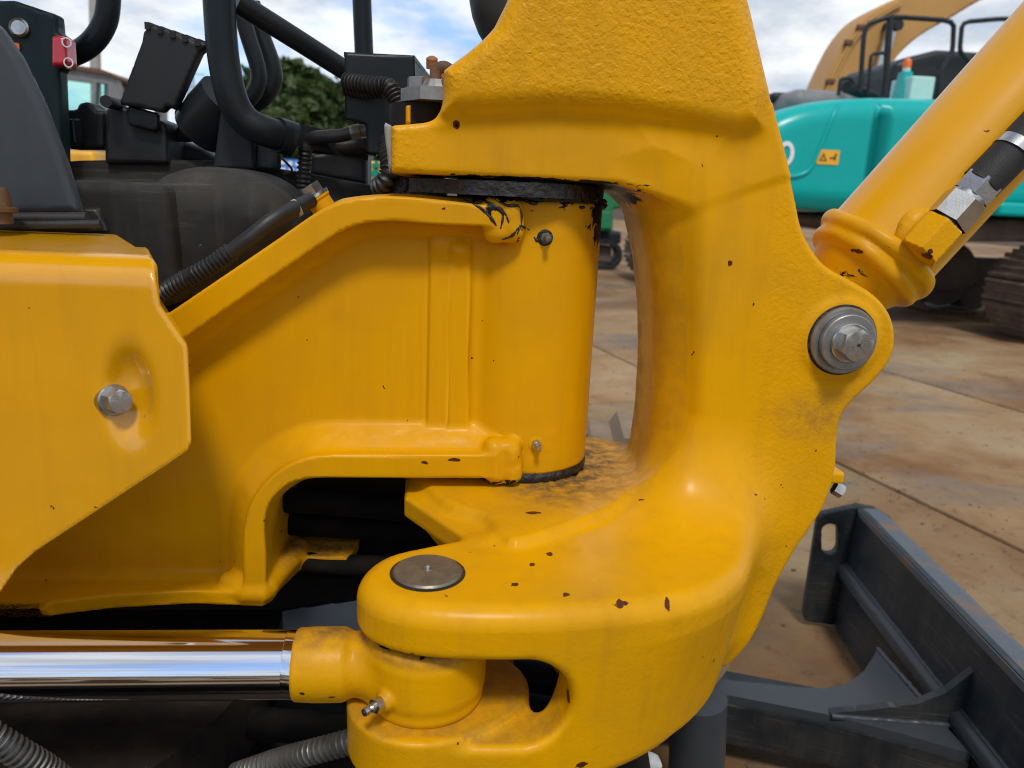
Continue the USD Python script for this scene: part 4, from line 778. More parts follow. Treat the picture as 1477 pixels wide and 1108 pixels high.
def rubber_track(b0, b1):
    outer, inner = np.array(stadium(-0.85, 0.76, 0.272, 0.248)), np.array(stadium(-0.85, 0.76, 0.272, 0.218))
    shp = Polygon(outer, [inner]); m = trimesh.creation.extrude_polygon(shp, b1-b0, engine='earcut'); v = m.vertices
    m = trimesh.Trimesh(np.stack([v[:, 0], b1 - v[:, 2], v[:, 1]], 1), m.faces, process=False)
    tr = obj('rubber_track', und_m(m), M['track_rubber'], mini, smooth=25)
    L = np.vstack([outer, outer[:1]]); s = np.r_[0, np.cumsum(np.linalg.norm(np.diff(L, axis=0), axis=1))]; nl = int(s[-1]/0.105)
    for k in range(nl):
        ss = (k + 0.5)/nl*s[-1]; i = min(np.searchsorted(s, ss) - 1, len(outer)-1); u = (ss - s[i])/(s[i+1]-s[i]); c = L[i]*(1-u) + L[i+1]*u; t = (L[i+1]-L[i])/np.linalg.norm(L[i+1]-L[i]); n = np.array([-t[1], t[0]])
        if n @ (c - np.array([np.clip(c[0], -0.85, 0.76), 0.272])) < 0: n = -n
        bb0, bb1 = (b0, b0 + (b1-b0)*0.58) if k % 2 else (b0 + (b1-b0)*0.42, b1)
        w0, w1, hh = 0.033, 0.022, 0.024; V = []
        for (bb) in (bb0, bb1):
            for (w, h) in ((-w0, 0), (w0, 0), (w1, hh), (-w1, hh)): p = c + t*w + n*h; V.append((p[0], bb, p[1]))
        lm = trimesh.Trimesh(V, [[0, 1, 2], [0, 2, 3], [4, 6, 5], [4, 7, 6], [0, 4, 5], [0, 5, 1], [1, 5, 6], [1, 6, 2], [2, 6, 7], [2, 7, 3], [3, 7, 4], [3, 4, 0]], process=False); trimesh.repair.fix_normals(lm)
        obj('track_lug', und_m(lm), M['track_rubber'], tr, smooth=False)
    obj('track_frame', und_m(join(prism([(-0.8, 0.13), (0.5, 0.13), (0.42, 0.34), (-0.7, 0.34)], b0 + 0.07, b1 - 0.07))), M['undershadow'], tr, smooth=25)
    for a in (-0.85, 0.76): obj('track_wheel', und_m(lathe([(0, b0 + 0.09), (0.185, b0 + 0.09), (0.185, b1 - 0.09), (0, b1 - 0.09)], [a, 0, 0.272], (0, 1, 0), 36)), M['undershadow'], tr, smooth=25)
rubber_track(0.45, 0.75)
rubber_track(-0.75, -0.45)
# inner side of the swing frame: far cheek, hydraulic hoses and slewing deck
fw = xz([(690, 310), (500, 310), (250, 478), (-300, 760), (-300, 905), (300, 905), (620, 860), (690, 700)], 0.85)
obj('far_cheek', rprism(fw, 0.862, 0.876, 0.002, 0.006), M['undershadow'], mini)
for k, (dz, dy, rr) in enumerate([(0, 0, 0.014), (-0.034, 0.02, 0.013), (-0.062, -0.01, 0.012), (-0.085, 0.03, 0.011)]):
    A = P(300, 715, 0.80) + [0, dy, dz]; B = P(640, 735, 0.80) + [-0.01, dy, dz - 0.004]
    obj('hydraulic_hose', pipe([A - [0.2, 0, -0.02], A, (A+B)/2 + [0, 0.006, -0.004*k], B], rr, 0.01, 16), M['sooty'], mini, smooth=50)
for k, (x0, y0, z0) in enumerate([(0.02, 0.66, 0.40), (0.06, 0.70, 0.42), (0.10, 0.72, 0.40), (0.14, 0.74, 0.42), (0.04, 0.80, 0.38), (0.12, 0.84, 0.38)]):
    obj('hydraulic_hose', pipe([(x0-0.35, y0+0.10, z0-0.03), (x0-0.1, y0+0.03, z0), (x0+0.08, y0, z0-0.01), (x0+0.13, y0+0.08, z0-0.05), (x0+0.02, y0+0.2, z0-0.08)], 0.017, 0.012, 14), M['sooty'], mini, smooth=50)
obj('slewing_deck', prism_z([(-2.0, 0.20), (-0.62, 0.20), (-0.50, 0.62), (-0.62, 0.64), (-0.62, 0.90), (-0.30, 0.93), (-0.30, 1.05), (-0.20, 1.05), (-0.20, 1.42), (-2.0, 1.42)], 0.462, 0.50), M['black_paint'], mini, smooth=25)
obj('engine_housing', rbox([-1.9, 0.18, 0.505], [-0.66, 0.58, 1.05], 0.05, 0.03), M['yellow_cover'], mini)

obj('canopy_roof', rbox([-1.80, 0.20, 2.22], [-0.32, 1.40, 2.29], 0.03, 0.03), M['yellow_cover'], mini)
for y in (0.32, 1.28): obj('canopy_post', pipe([(-1.62, y, 0.9), (-1.60, y, 1.7), (-1.5, y, 2.23)], 0.03, 0.05, 16), M['black_paint'], mini, smooth=60)
# --- sheet metal, floor and controls above the cover
pan = xz([(-160, 22), (-40, 0), (2, 42), (28, 82), (60, 152), (88, 226), (113, 306), (-160, 311)], 0.735)
pd = poly(pan)
def f_pan(X, Y, Z):
    bow = 0.020*np.clip((X - pan[:, 0].max())/-0.10, 0, 1)**2
    return ext(pd(X, Z), slab(Y + bow, 0.735, 0.752), 0.006)
obj('fender_panel', surface(f_pan, [pan[:, 0].min()-.01, 0.69, pan[:, 1].min()-.01], [pan[:, 0].max()+.01, 0.762, pan[:, 1].max()+.01], 0.004), M['panel'], mini, label='curved blue-grey sheet panel above the yellow cover')
obj('rubber_rail', tube([P(-160, 310, 0.725), P(0, 315, 0.72), P(126, 314, 0.72)], 0.0052, 14), M['rubber'], mini, smooth=50)
obj('rubber_rail', tube([P(-160, 322, 0.712), P(0, 325, 0.71), P(145, 323, 0.71)], 0.0036, 14), M['rubber'], mini, smooth=50)
obj('hinge_knob', lathe([(0.0, 0.016), (0.006, 0.016), (0.0085, 0.012), (0.0095, 0.0), (0.0135, -0.001), (0.0135, -0.004), (0.009, -0.005), (0.009, -0.014), (0, -0.014)], P(-1, 298, 0.69), (0, 0, 1), 24), M['knob'], mini, smooth=30)

obj('rubber_seal', rprism(xz([(-160, 300), (140, 300), (158, 336), (-160, 342)], 0.755), 0.755, 0.765, 0.002, 0.004), M['rubber'], mini)
def mound(name, px, Y, y0, y1, r, h, mat, bulge=0.0, **k):
    p = xz(px, Y); d = poly(p)
    def f(X, Yv, Z):
        dd = d(X, Z)
        return ext(dd, slab(Yv, y0, y1), r) + 0.0012*N3(X, Yv, Z, 30, 2)
    return obj(name, surface(f, [p[:, 0].min()-.02, y0-.02, p[:, 1].min()-.02], [p[:, 0].max()+.02, y1+.02, p[:, 1].max()+.02], h), mat, mini, **k)
mound('floor_cowl', spline([(95, 266), (130, 262), (180, 262), (214, 264), (233, 272), (241, 295), (247, 340), (251, 385), (250, 440), (130, 440), (100, 360)], 3), 0.80, 0.80, 0.93, 0.012, 0.0045, M['mat'])
mound('floor_hump', spline([(190, 300), (206, 262), (232, 247), (268, 239), (310, 240), (350, 250), (384, 268), (404, 290), (413, 315), (405, 345), (360, 395), (300, 432), (235, 470), (195, 470)], 3), 0.83, 0.825, 1.02, 0.048, 0.0045, M['mat'], label='rounded black plastic hump of the foot well, dusty')
mound('floor_edge', [(80, 233), (200, 229), (330, 232), (440, 249), (538, 268), (552, 300), (552, 350), (80, 350)], 1.03, 1.03, 1.06, 0.006, 0.006, M['mat'])
obj('floor_plate', prism_z([(-1.6, 1.062), (-0.16, 1.062), (-0.16, 1.45), (-1.6, 1.45)], P(330, 262, 1.06)[2]-0.03, P(330, 250, 1.06)[2]), M['mat'], mini, smooth=25)
# console with button, label and red reflector
cp = xz([(-200, 0), (20, 0), (79, 20), (81, 44), (90, 51), (97, 56), (98, 96), (84, 100), (86, 150), (90, 236), (-200, 236)], 0.98)
con = obj('control_console', rprism(cp, 0.98, 1.005, 0.004, 0.005), M['console'], mini, label='dark green control console, stained')
obj('console_button', join(lathe([(0.0105, 0), (0.0105, 0.004), (0.0085, 0.006), (0.0075, 0.0045), (0, 0.0045)], P(29, 41, 0.98), (0.1, -1, 0.1), 28)), M['steel'], con, smooth=25)
bl = xz([(16, 61), (28, 63), (28, 90), (16, 90)], 0.978); mid = (bl[0, 1]+bl[2, 1])/2 + 0.003
obj('warning_label', prism([(bl[0, 0], mid), (bl[1, 0], mid), bl[1], bl[0]], 0.9765, 0.9785), M['orange'], con, smooth=False)
obj('warning_label', prism([bl[3], bl[2], (bl[2, 0], mid-0.0005), (bl[3, 0], mid-0.0005)], 0.9765, 0.9785), M['white'], con, smooth=False)
rp = xz([(83, 56), (95, 54), (102, 58), (104, 92), (100, 98), (83, 97)], 0.97)
red = obj('red_reflector', rprism(rp, 0.955, 0.985, 0.004, 0.0025), M['red'], con)
for dz in (0.0105, -0.0105):
    obj('reflector_ring', lathe([(0.0042, 0), (0.0054, 0), (0.0054, 0.0008), (0.0042, 0.0008), (0.0042, 0)], P(98, 76, 0.955) + [0, -0.0005, dz], (0, -1, 0), 20), M['white'], red, smooth=False)
# folding pedal and its bracket
pp = xz([(170, 150), (203, 62), (206, 46), (213, 37), (224, 35), (231, 40), (240, 40), (246, 45), (256, 46), (262, 51), (271, 52), (277, 57), (287, 58), (302, 64), (294, 71), (288, 74), (250, 158), (240, 153), (232, 162), (205, 156)], 1.00)
ped = obj('foot_pedal', rprism(pp, 1.00, 1.022, 0.004, 0.004), M['dull_black'], mini, label='black ribbed foot pedal folded up')
for k in range(5):
    u = k/4; a = P(212 + 72*u, 37 + 24*u, 0.997); obj('pedal_rib', bar(a, a + [0.004, 0.055, 0.002], 0.006, 0.008), M['dull_black'], ped, smooth=False)
bk_ = xz([(152, 158), (165, 148), (236, 176), (241, 190), (241, 236), (150, 236)], 1.02)
br = obj('pedal_bracket', rprism(bk_, 1.02, 1.10, 0.004, 0.005), M['dull_black'], mini)
obj('bracket_plate', rprism(xz([(187, 152), (230, 164), (230, 184), (226, 190), (190, 182), (187, 176)], 1.013), 1.007, 1.0185, 0.003, 0.003), M['black_paint'], br)
obj('bracket_pin', lathe([(0, -0.02), (0.007, -0.02), (0.007, 0.02), (0, 0.02)], P(163, 149, 1.01), (0, 1, 0), 18), M['dull_black'], br, smooth=30)
p2 = xz([(68, 172), (74, 165), (84, 165), (90, 158), (108, 158), (113, 149), (125, 146), (132, 151), (137, 158), (150, 160), (150, 215), (98, 215), (88, 206), (86, 180)], 1.04)
obj('rest_pedal', rprism(p2, 1.04, 1.08, 0.005, 0.005), M['dull_black'], mini)
obj('rest_pedal', rprism(xz([(92, 178), (118, 172), (122, 210), (96, 212)], 1.035), 1.015, 1.038, 0.004, 0.004), M['black_paint'], mini)
# linkage with two screws, and the cover between
lk = xz([(250, 190), (256, 176), (288, 138), (300, 133), (315, 140), (332, 160), (330, 172), (305, 200), (293, 202), (276, 189), (274, 204), (250, 204)], 1.05)
lnk = obj('control_linkage', rprism(lk, 1.05, 1.075, 0.008, 0.005), M['dull_black'], mini)
for a, b in ((293, 146), (268, 168)):
    obj('linkage_screw', lathe([(0, -0.01), (0.0115, -0.01), (0.0115, 0.012), (0.0095, 0.0135), (0.006, 0.0135), (0.006, 0.008), (0, 0.008)], P(a, b, 1.045), (0.2, -1, 0.1), 26), M['black_paint'], lnk, smooth=25)
lc = P(308, 166, 1.03); obj('linkage_drum', lathe([(0, -0.03), (0.034, -0.03), (0.036, 0.0), (0.034, 0.03), (0, 0.03)], lc, (0.62, -0.3, 0.62), 32), M['black_paint'], lnk, smooth=30)
mound('pedal_cover', [(238, 200), (262, 203), (290, 213), (315, 230), (318, 240), (238, 240)], 1.08, 1.08, 1.16, 0.01, 0.006, M['dull_black'])
# rails
def rail(pts, r, nm='hand_rail', mat='black_paint', **k): return obj(nm, pipe([P(*p) for p in pts], r, 0.006, 26), M[mat], mini, smooth=60, **k)
rail([(60, 92, 1.05), (104, 79, 1.04), (130, 64, 1.03), (148, 40, 1.03), (156, 10, 1.03), (158, -60, 1.03)], 0.0135)
rail([(313, -80, 0.95), (316, 0, 0.95), (322, 80, 0.95), (334, 140, 0.95), (352, 172, 0.955), (378, 188, 0.96), (412, 198, 0.98), (425, 202, 0.985)], 0.0175, label='thick black guard rail bending down behind the hump')
rl = rail([(340, 2, 0.97), (420, 52, 1.01), (500, 103, 1.06), (530, 122, 1.08)], 0.0125)
rail([(345, 5, 1.10), (357, 50, 1.10), (371, 95, 1.10), (372, 120, 1.10), (360, 142, 1.10), (338, 156, 1.10)], 0.0105)
rail([(362, 5, 1.14), (376, 50, 1.14), (392, 95, 1.14), (393, 118, 1.14), (380, 140, 1.14), (350, 160, 1.14)], 0.0125)
rail([(520, -80, 1.12), (522, 0, 1.12), (526, 100, 1.12)], 0.0125)
obj('rail_collar', pipe([P(400, 195, 0.972), P(412, 198, 0.98), P(424, 202, 0.985)], 0.0205, 0.004, 26), M['black_paint'], mini, smooth=50)
obj('cross_bar', bar(P(415, 193, 1.00), P(528, 217, 1.04), 0.026, 0.026), M['black_paint'], mini, smooth=False)
mp_ = xz([(330, 188), (345, 185), (398, 202), (404, 206), (404, 245), (320, 245)], 1.01)
obj('rail_bracket', rprism(mp_, 1.01, 1.02, 0.003, 0.004), M['grey_paint'], mini)
obj('rail_bracket', rprism(xz([(320, 150), (338, 168), (368, 192), (366, 245), (308, 245)], 0.995), 0.99, 1.008, 0.004, 0.004), M['dull_black'], mini)
# folded guard plate beside the post
gp = xz([(496, 75), (598, 80), (600, 130), (598, 226), (557, 225), (528, 221), (527, 180), (519, 177), (497, 172)], 0.94)
g1 = obj('guard_plate', rprism(gp, 0.94, 0.9455, 0.002, 0.003), M['black_paint'], mini, label='black folded guard plate left of the post')
g2a, g2b = P(598, 80, 0.944), P(622, 113, 1.06)
sv = np.array([[*P(597, 80, 0.943)], [*P(623, 113, 1.06)], [*P(623, 180, 1.06)], [*P(600, 200, 0.943)]]); nrm = np.cross(sv[1]-sv[0], sv[3]-sv[0]); nrm /= np.linalg.norm(nrm)
obj('guard_side', trimesh.convex.convex_hull(np.vstack([sv, sv + nrm*0.005])), M['black_paint'], g1, smooth=25)
tv = np.array([[*P(496, 75, 0.943)], [*P(598, 80, 0.943)], [*P(623, 113, 1.06)], [*P(520, 105, 1.06)]])
obj('guard_top', trimesh.convex.convex_hull(np.vstack([tv, tv - [0, 0, 0.005]])), M['black_paint'], g1, smooth=25)
# hose, lock plate and screws on the tail of the post
hs = obj('ribbed_hose', hose([P(498, 118, 0.93), P(530, 122, 0.915), P(556, 124, 0.91), P(566, 132, 0.905), P(578, 160, 0.90), P(575, 190, 0.91)], 0.0085, 0.0046, 0.16, 16), M['rubber'], mini, smooth=50)
obj('ribbed_hose', hose([P(498, 126, 0.935), P(530, 131, 0.925), P(552, 130, 0.92)], 0.0080, 0.0046, 0.16, 16), M['rubber'], mini, smooth=50)
zt = P(600, 150, 0.78)[2]
lp = obj('lock_plate', prism_z([P(578, 150, 0.765)[:2], P(606, 152, 0.735)[:2], P(641, 149, 0.735)[:2], P(662, 140, 0.775)[:2], P(655, 135, 0.83)[:2], P(590, 138, 0.83)[:2]], zt, zt + 0.0115), M['grey_steel'], mini, smooth=False)
sc = P(605, 128, 0.79); sc[2] = zt + 0.0115
obj('lock_screw', join(lathe([(0, 0), (0.0135, 0), (0.0135, 0.004), (0, 0.004)], sc, (0, 0, 1), 24), hexhead(sc + [0, 0, 0.004], (0, 0, 1), 0.0125, 0.0095, 0.2)), M['grey_steel'], lp, smooth=25)
sc2 = P(624, 138, 0.74); sc2[2] = zt + 0.001
obj('rod_socket', lathe([(0, 0), (0.0145, 0), (0.0145, 0.010), (0.0095, 0.019), (0, 0.019)], [P(628, 140, 0.757)[0], 0.757, zt + 0.0005], (0, 0, 1), 12), M['grey_steel'], lp, smooth=25)
bx_ = np.array([P(628, 140, 0.757)[0], 0.757, zt + 0.012])
obj('bent_rod', pipe([bx_, bx_ + [0.0, 0, 0.016], P(634, 98, 0.757), P(646, 99, 0.758), P(668, 125, 0.762), P(700, 165, 0.77)], 0.0055, 0.002, 16), M['rusty'], lp, smooth=60)
obj('orange_band', bar(P(621, 90, 0.86), P(655, 128, 0.86), 0.004, 0.016, (0, 1, 0)), M['copper'], lp, smooth=False)
obj('orange_band', bar(P(640, 118, 0.80), P(672, 150, 0.80), 0.004, 0.014, (0, 1, 0)), M['copper'], lp, smooth=False)
obj('orange_cap', lathe([(0, -0.004), (0.006, -0.004), (0.006, 0.006), (0.003, 0.008), (0, 0.008)], P(623, 93, 0.858), (0, -0.4, 1), 16), M['copper'], lp, smooth=40)
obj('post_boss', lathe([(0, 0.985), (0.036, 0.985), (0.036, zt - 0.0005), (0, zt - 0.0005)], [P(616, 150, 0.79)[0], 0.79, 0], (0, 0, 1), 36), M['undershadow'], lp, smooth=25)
obj('yellow_tab', rprism(xz([(585, 152), (592, 152), (592, 178), (585, 179)], 0.735), 0.735, 0.745, 0.001, 0.002), M['yellow'], lp)
obj('cross_wire', pipe([P(655, 100, 1.25), P(690, 111, 1.25), P(730, 125, 1.25)], 0.0022, 0.02, 8), M['grey_steel'], mini, smooth=60)
obj('pale_bracket', rprism(xz([(553, 176), (566, 182), (568, 240), (562, 252)], 0.72), 0.715, 0.90, 0.002, 0.003), M['pole'], mini)
obj('bucket_hose', pipe([P(735, -90, 0.95), P(722, -30, 0.95), P(727, 20, 0.95), P(755, 60, 0.95), P(800, 90, 0.95)], 0.036, 0.01, 28), M['rubber'], mini, smooth=60, label='thick black hose looping over the post')
# harnesses in the foot well and behind the frame
obj('wiring_harness', hose([P(222, 440, 0.765), P(236, 424, 0.752), P(262, 406, 0.745), P(300, 386, 0.742), P(335, 362, 0.742)], 0.0080, 0.0043, 0.13, 18), M['rubber'], mini, smooth=50, label='black corrugated hose running up along the flange')
obj('hose_sleeve', pipe([P(330, 366, 0.742), P(362, 342, 0.742), P(395, 316, 0.75), P(432, 297, 0.775), P(460, 283, 0.80)], 0.0074, 0.005, 20), M['rubber'], mini, smooth=50)
obj('cable_tie', lathe([(0.0074, -0.002), (0.0086, -0.002), (0.0086, 0.002), (0.0074, 0.002)], P(428, 300, 0.773), (0.75, 0.35, 0.45), 24), M['pole'], mini, smooth=25)
obj('ribbed_hose', hose([P(437, 290, 1.0), P(438, 250, 1.0), P(440, 214, 1.0)], 0.0078, 0.0055, 0.14, 16), M['rubber'], mini, smooth=50)
obj('hydraulic_hose', pipe([P(440, 214, 1.0), P(444, 203, 1.0), P(458, 198, 0.995), P(490, 196, 0.985), P(512, 190, 0.98)], 0.0080, 0.004, 18), M['rubber'], mini, smooth=60)
obj('hydraulic_hose', pipe([P(455, 210, 1.03), P(490, 212, 1.02), P(520, 210, 1.02), P(545, 214, 1.02)], 0.0105, 0.004, 18), M['rubber'], mini, smooth=60)
obj('hose_fitting', join(hexhead(P(506, 192, 0.98), (0.96, 0.0, 0.22), 0.0095, 0.012), lathe([(0, 0.012), (0.007, 0.012), (0.007, 0.03), (0, 0.03)], P(506, 192, 0.98), (0.96, 0.0, 0.22), 20)), M['dark_steel'], mini, smooth=25)
obj('valve_body', rprism(xz([(448, 222), (500, 214), (530, 222), (530, 268), (446, 252)], 1.08), 1.08, 1.14, 0.006, 0.005), M['dull_black'], mini)
obj('thin_cable', pipe([P(404, 226, 1.02), P(414, 236, 1.02), P(421, 244, 1.02), P(418, 250, 1.02), P(408, 252, 1.02)], 0.0016, 0.003, 10), M['rubber'], mini, smooth=60)
obj('ribbed_hose', hose([P(545, 272, 0.88), P(556, 262, 0.87), P(563, 244, 0.87), P(562, 226, 0.88), P(560, 205, 0.90)], 0.0098, 0.0058, 0.16, 16), M['rubber'], mini, smooth=50)
obj('greasy_bracket', rprism(xz([(540, 258), (560, 250), (640, 250), (650, 300), (545, 300)], 0.88), 0.88, 0.92, 0.004, 0.004), M['grease'], mini)
# ------------------------------------------------------------------ teal excavator, ochre boom and track machines across the yard
YT = 5.7
teal = thing('teal_excavator', 'large teal excavator with hand rails and an orange beacon, right of the yellow post', 'excavator', (P(1320, 300, YT)[0], 6.8, 0.0))
bd_px = spline([(1085, 205), (1110, 172), (1150, 152), (1200, 142), (1262, 138), (1340, 139)], 4, closed=False)
body_px = [tuple(p) for p in bd_px] + [(1420, 141), (1750, 152), (1750, 318), (1520, 314), (1440, 312), (1300, 310), (1200, 306), (1130, 300), (1095, 290), (1075, 265), (1072, 235)]
bp = xz(body_px, YT); bpd = poly(bp); XG = P(1262, 200, YT)[0]
def f_body(X, Y, Z):
    d = ext(bpd(X, Z), slab(Y, YT, YT + 2.5), 0.16)
    g = np.maximum(np.abs(X - XG) - 0.011, np.minimum(np.abs(Y - YT) - 0.05, 5)); g2 = np.maximum(np.abs(X - XG - 0.075) - 0.006, np.abs(Y - YT) - 0.03)
    return np.maximum(np.maximum(d, -g), -g2)
tb = obj('body_panel', surface(f_body, [bp[:, 0].min()-.06, YT-.06, bp[:, 1].min()-.06], [bp[:, 0].max()+.06, YT+2.56, bp[:, 1].max()+.06], 0.05, 3), M['teal'], teal)
def on(px, py, off=0.0):                                            # a point on the near side of the body
    lo, hi = YT - 0.02, YT + 0.6
    for y in np.linspace(lo, hi, 120):
        p = P(px, py, y)
        if f_body(*[np.array([c]) for c in p])[0] < 0: return p - np.array([0, off, 0])
    return P(px, py, YT) - np.array([0, off, 0])
obj('raised_crease', pipe([on(a, b, 0.002) for a, b in [(1209, 150), (1200, 170), (1188, 200), (1178, 224), (1168, 244), (1156, 252), (1142, 255), (1120, 255)]], 0.016, 0.03, 12), M['teal'], teal, smooth=60)
oc = on(1133, 222, 0.008)
th = np.linspace(0, 2*np.pi, 41)[:-1]; oo = np.stack([0.062*np.cos(th), 0.088*np.sin(th)], 1); oi = np.stack([0.034*np.cos(th), 0.058*np.sin(th)], 1)
om = trimesh.creation.extrude_polygon(Polygon(oo, [oi]), 0.012, engine='earcut'); v = om.vertices
obj('letter_o', trimesh.Trimesh(np.stack([oc[0] + v[:, 0], oc[1] - v[:, 2] + 0.010, oc[2] + v[:, 1]], 1), om.faces, process=False), M['white'], teal, smooth=False)
wp = on(1194, 227, 0.004); M['warn'] = plain('amber_label', (0.80, 0.40, 0.02), 0.4, var=0.1)
wl = obj('warning_label', box(wp + [-0.083, -0.003, -0.052], wp + [0.083, 0.012, 0.052]), M['warn'], teal, smooth=False)
tri = Polygon([(-0.030, -0.028), (0.030, -0.028), (0, 0.030)], [[(-0.019, -0.021), (0.019, -0.021), (0, 0.016)]]); tmx = trimesh.creation.extrude_polygon(tri, 0.002, engine='earcut'); v = tmx.vertices
obj('warning_symbol', trimesh.Trimesh(np.stack([wp[0] - 0.038 + v[:, 0], wp[1] - 0.0032 - v[:, 2], wp[2] + v[:, 1]], 1), tmx.faces, process=False), M['dull_black'], wl, smooth=False)
obj('warning_symbol', box(wp + [-0.0395, -0.0055, -0.014], wp + [-0.0365, -0.0033, 0.006]), M['dull_black'], wl, smooth=False)
obj('warning_symbol', join(bar(wp + [0.012, -0.0045, -0.006], wp + [0.052, -0.0045, 0.000], 0.010, 0.002, (0, 1, 0)), bar(wp + [0.050, -0.0045, -0.022], wp + [0.056, -0.0045, 0.028], 0.012, 0.002, (0, 1, 0))), M['dull_black'], wl, smooth=False)
for i, (xa, xb) in enumerate([(1072, 1420), (1420, 1560)]):
    pass
obj('lower_skirt', rbox([P(1436, 300, YT-0.1)[0], YT-0.14, P(1450, 312, YT)[2]], [P(1700, 300, YT)[0], YT-0.02, P(1450, 292, YT)[2]], 0.02, 0.02), M['teal'], teal)
obj('top_hood', rbox([P(1126, 150, YT+.9)[0], YT+0.7, P(1150, 150, YT+.9)[2]-0.1], [P(1235, 140, YT+.9)[0], YT+1.6, P(1180, 133, YT+.9)[2]], 0.10, 0.03), M['grey_plastic'], teal)
obj('engine_intake', rbox([P(1100, 150, YT+1.2)[0], YT+1.0, P(1120, 152, YT+1.2)[2]], [P(1140, 140, YT+1.2)[0], YT+1.7, P(1120, 137, YT+1.2)[2]], 0.04, 0.02), M['dull_black'], teal)
r1 = 0.019
def trail(pts, r=r1, nm='hand_rail'): return obj(nm, pipe([P(*p) for p in pts], r, 0.03, 12), M['dull_black'], teal, smooth=60)
Yr = YT + 0.5
def poly_rail(pts, r=r1):
    c = []
    P3 = [P(*p) for p in pts]
    for i, p in enumerate(P3):
        if i in (0, len(P3)-1): c.append(p); continue
        for t in (0.82, 1.0): c.append(P3[i-1]*(1-t) + p*t) if t < 1 else None
        c.append(p*0.9 + (P3[i-1] + P3[i+1])*0.05); c.append(p*0.82 + P3[i+1]*0.18)
    obj('hand_rail', tube(c, r, 12), M['dull_black'], teal, smooth=60)
poly_rail([(1240, 134, Yr), (1247, 36, Yr), (1284, 24, Yr), (1376, 30, Yr), (1374, 75, Yr), (1356, 105, Yr), (1354, 140, Yr)])
poly_rail([(1276, 138, Yr), (1280, 75, Yr), (1284, 24, Yr)], 0.026)
poly_rail([(1252, 136, Yr), (1256, 78, Yr), (1278, 76, Yr)], 0.014)
poly_rail([(1209, 138, Yr), (1212, 114, Yr), (1226, 112, Yr), (1238, 132, Yr)], 0.014)
poly_rail([(1400, 90, Yr+.3), (1384, 74, Yr+.3), (1388, 32, Yr+.3), (1446, 27, Yr+.3), (1500, 30, Yr+.3)])
obj('exhaust_pipe', tube([P(1221, 126, Yr), P(1244, 134, Yr+.1), P(1262, 142, Yr+.2)], 0.045, 20), M['dull_black'], teal, smooth=60)
be = P(1301, 138, YT + 0.6)
zb1, zb2 = P(1301, 104, YT+0.6)[2], P(1301, 98, YT+0.6)[2]
obj('beacon_post', trimesh.convex.convex_hull([[be[0]+sx*w, YT+0.6+sy*w*1.2, z] for z, w in ((be[2]-0.05, 0.055), (zb1, 0.035)) for sx in (-1, 1) for sy in (-1, 1)]), M['teal'], teal, smooth=25)
obj('beacon_base', lathe([(0, 0), (0.030, 0), (0.030, zb2-zb1), (0, zb2-zb1)], [be[0]+.003, YT+.6, zb1], (0, 0, 1), 20), M['light_box'], teal, smooth=25)
obj('beacon_lamp', lathe([(0.031, 0), (0.032, 0.04), (0.026, 0.062), (0.012, 0.075), (0, 0.077)], [be[0]+.003, YT+.6, zb2], (0, 0, 1), 20), M['orange'], teal, smooth=60)
tk = P(1324, 140, YT+.5); obj('pale_tank', rbox([P(1308, 130, YT+.5)[0], YT+.45, tk[2]-.05], [P(1342, 130, YT+.5)[0], YT+.75, P(1324, 111, YT+.5)[2]], 0.012, 0.01), M['light_box'], teal)
YC = YT + 1.0
cabp = xz([(1283, 142), (1286, 110), (1292, 92), (1306, 83), (1354, 71), (1372, 72), (1470, 78), (1560, 80), (1560, 145)], YC)
obj('cab_shell', rprism(cabp, YC, YC + 1.0, 0.05, 0.03), M['dull_black'], teal)
for x0, x1 in ((1288, 1308), (1316, 1340), (1350, 1420)):
    obj('cab_window', rprism(xz([(x0, 112), (x0+2, 92), (x1, 86 if x1 < 1345 else 78), (x1, 138), (x0, 138)], YC-0.006), YC-0.012, YC-0.001, 0.002, 0.02), M['glass'], teal)
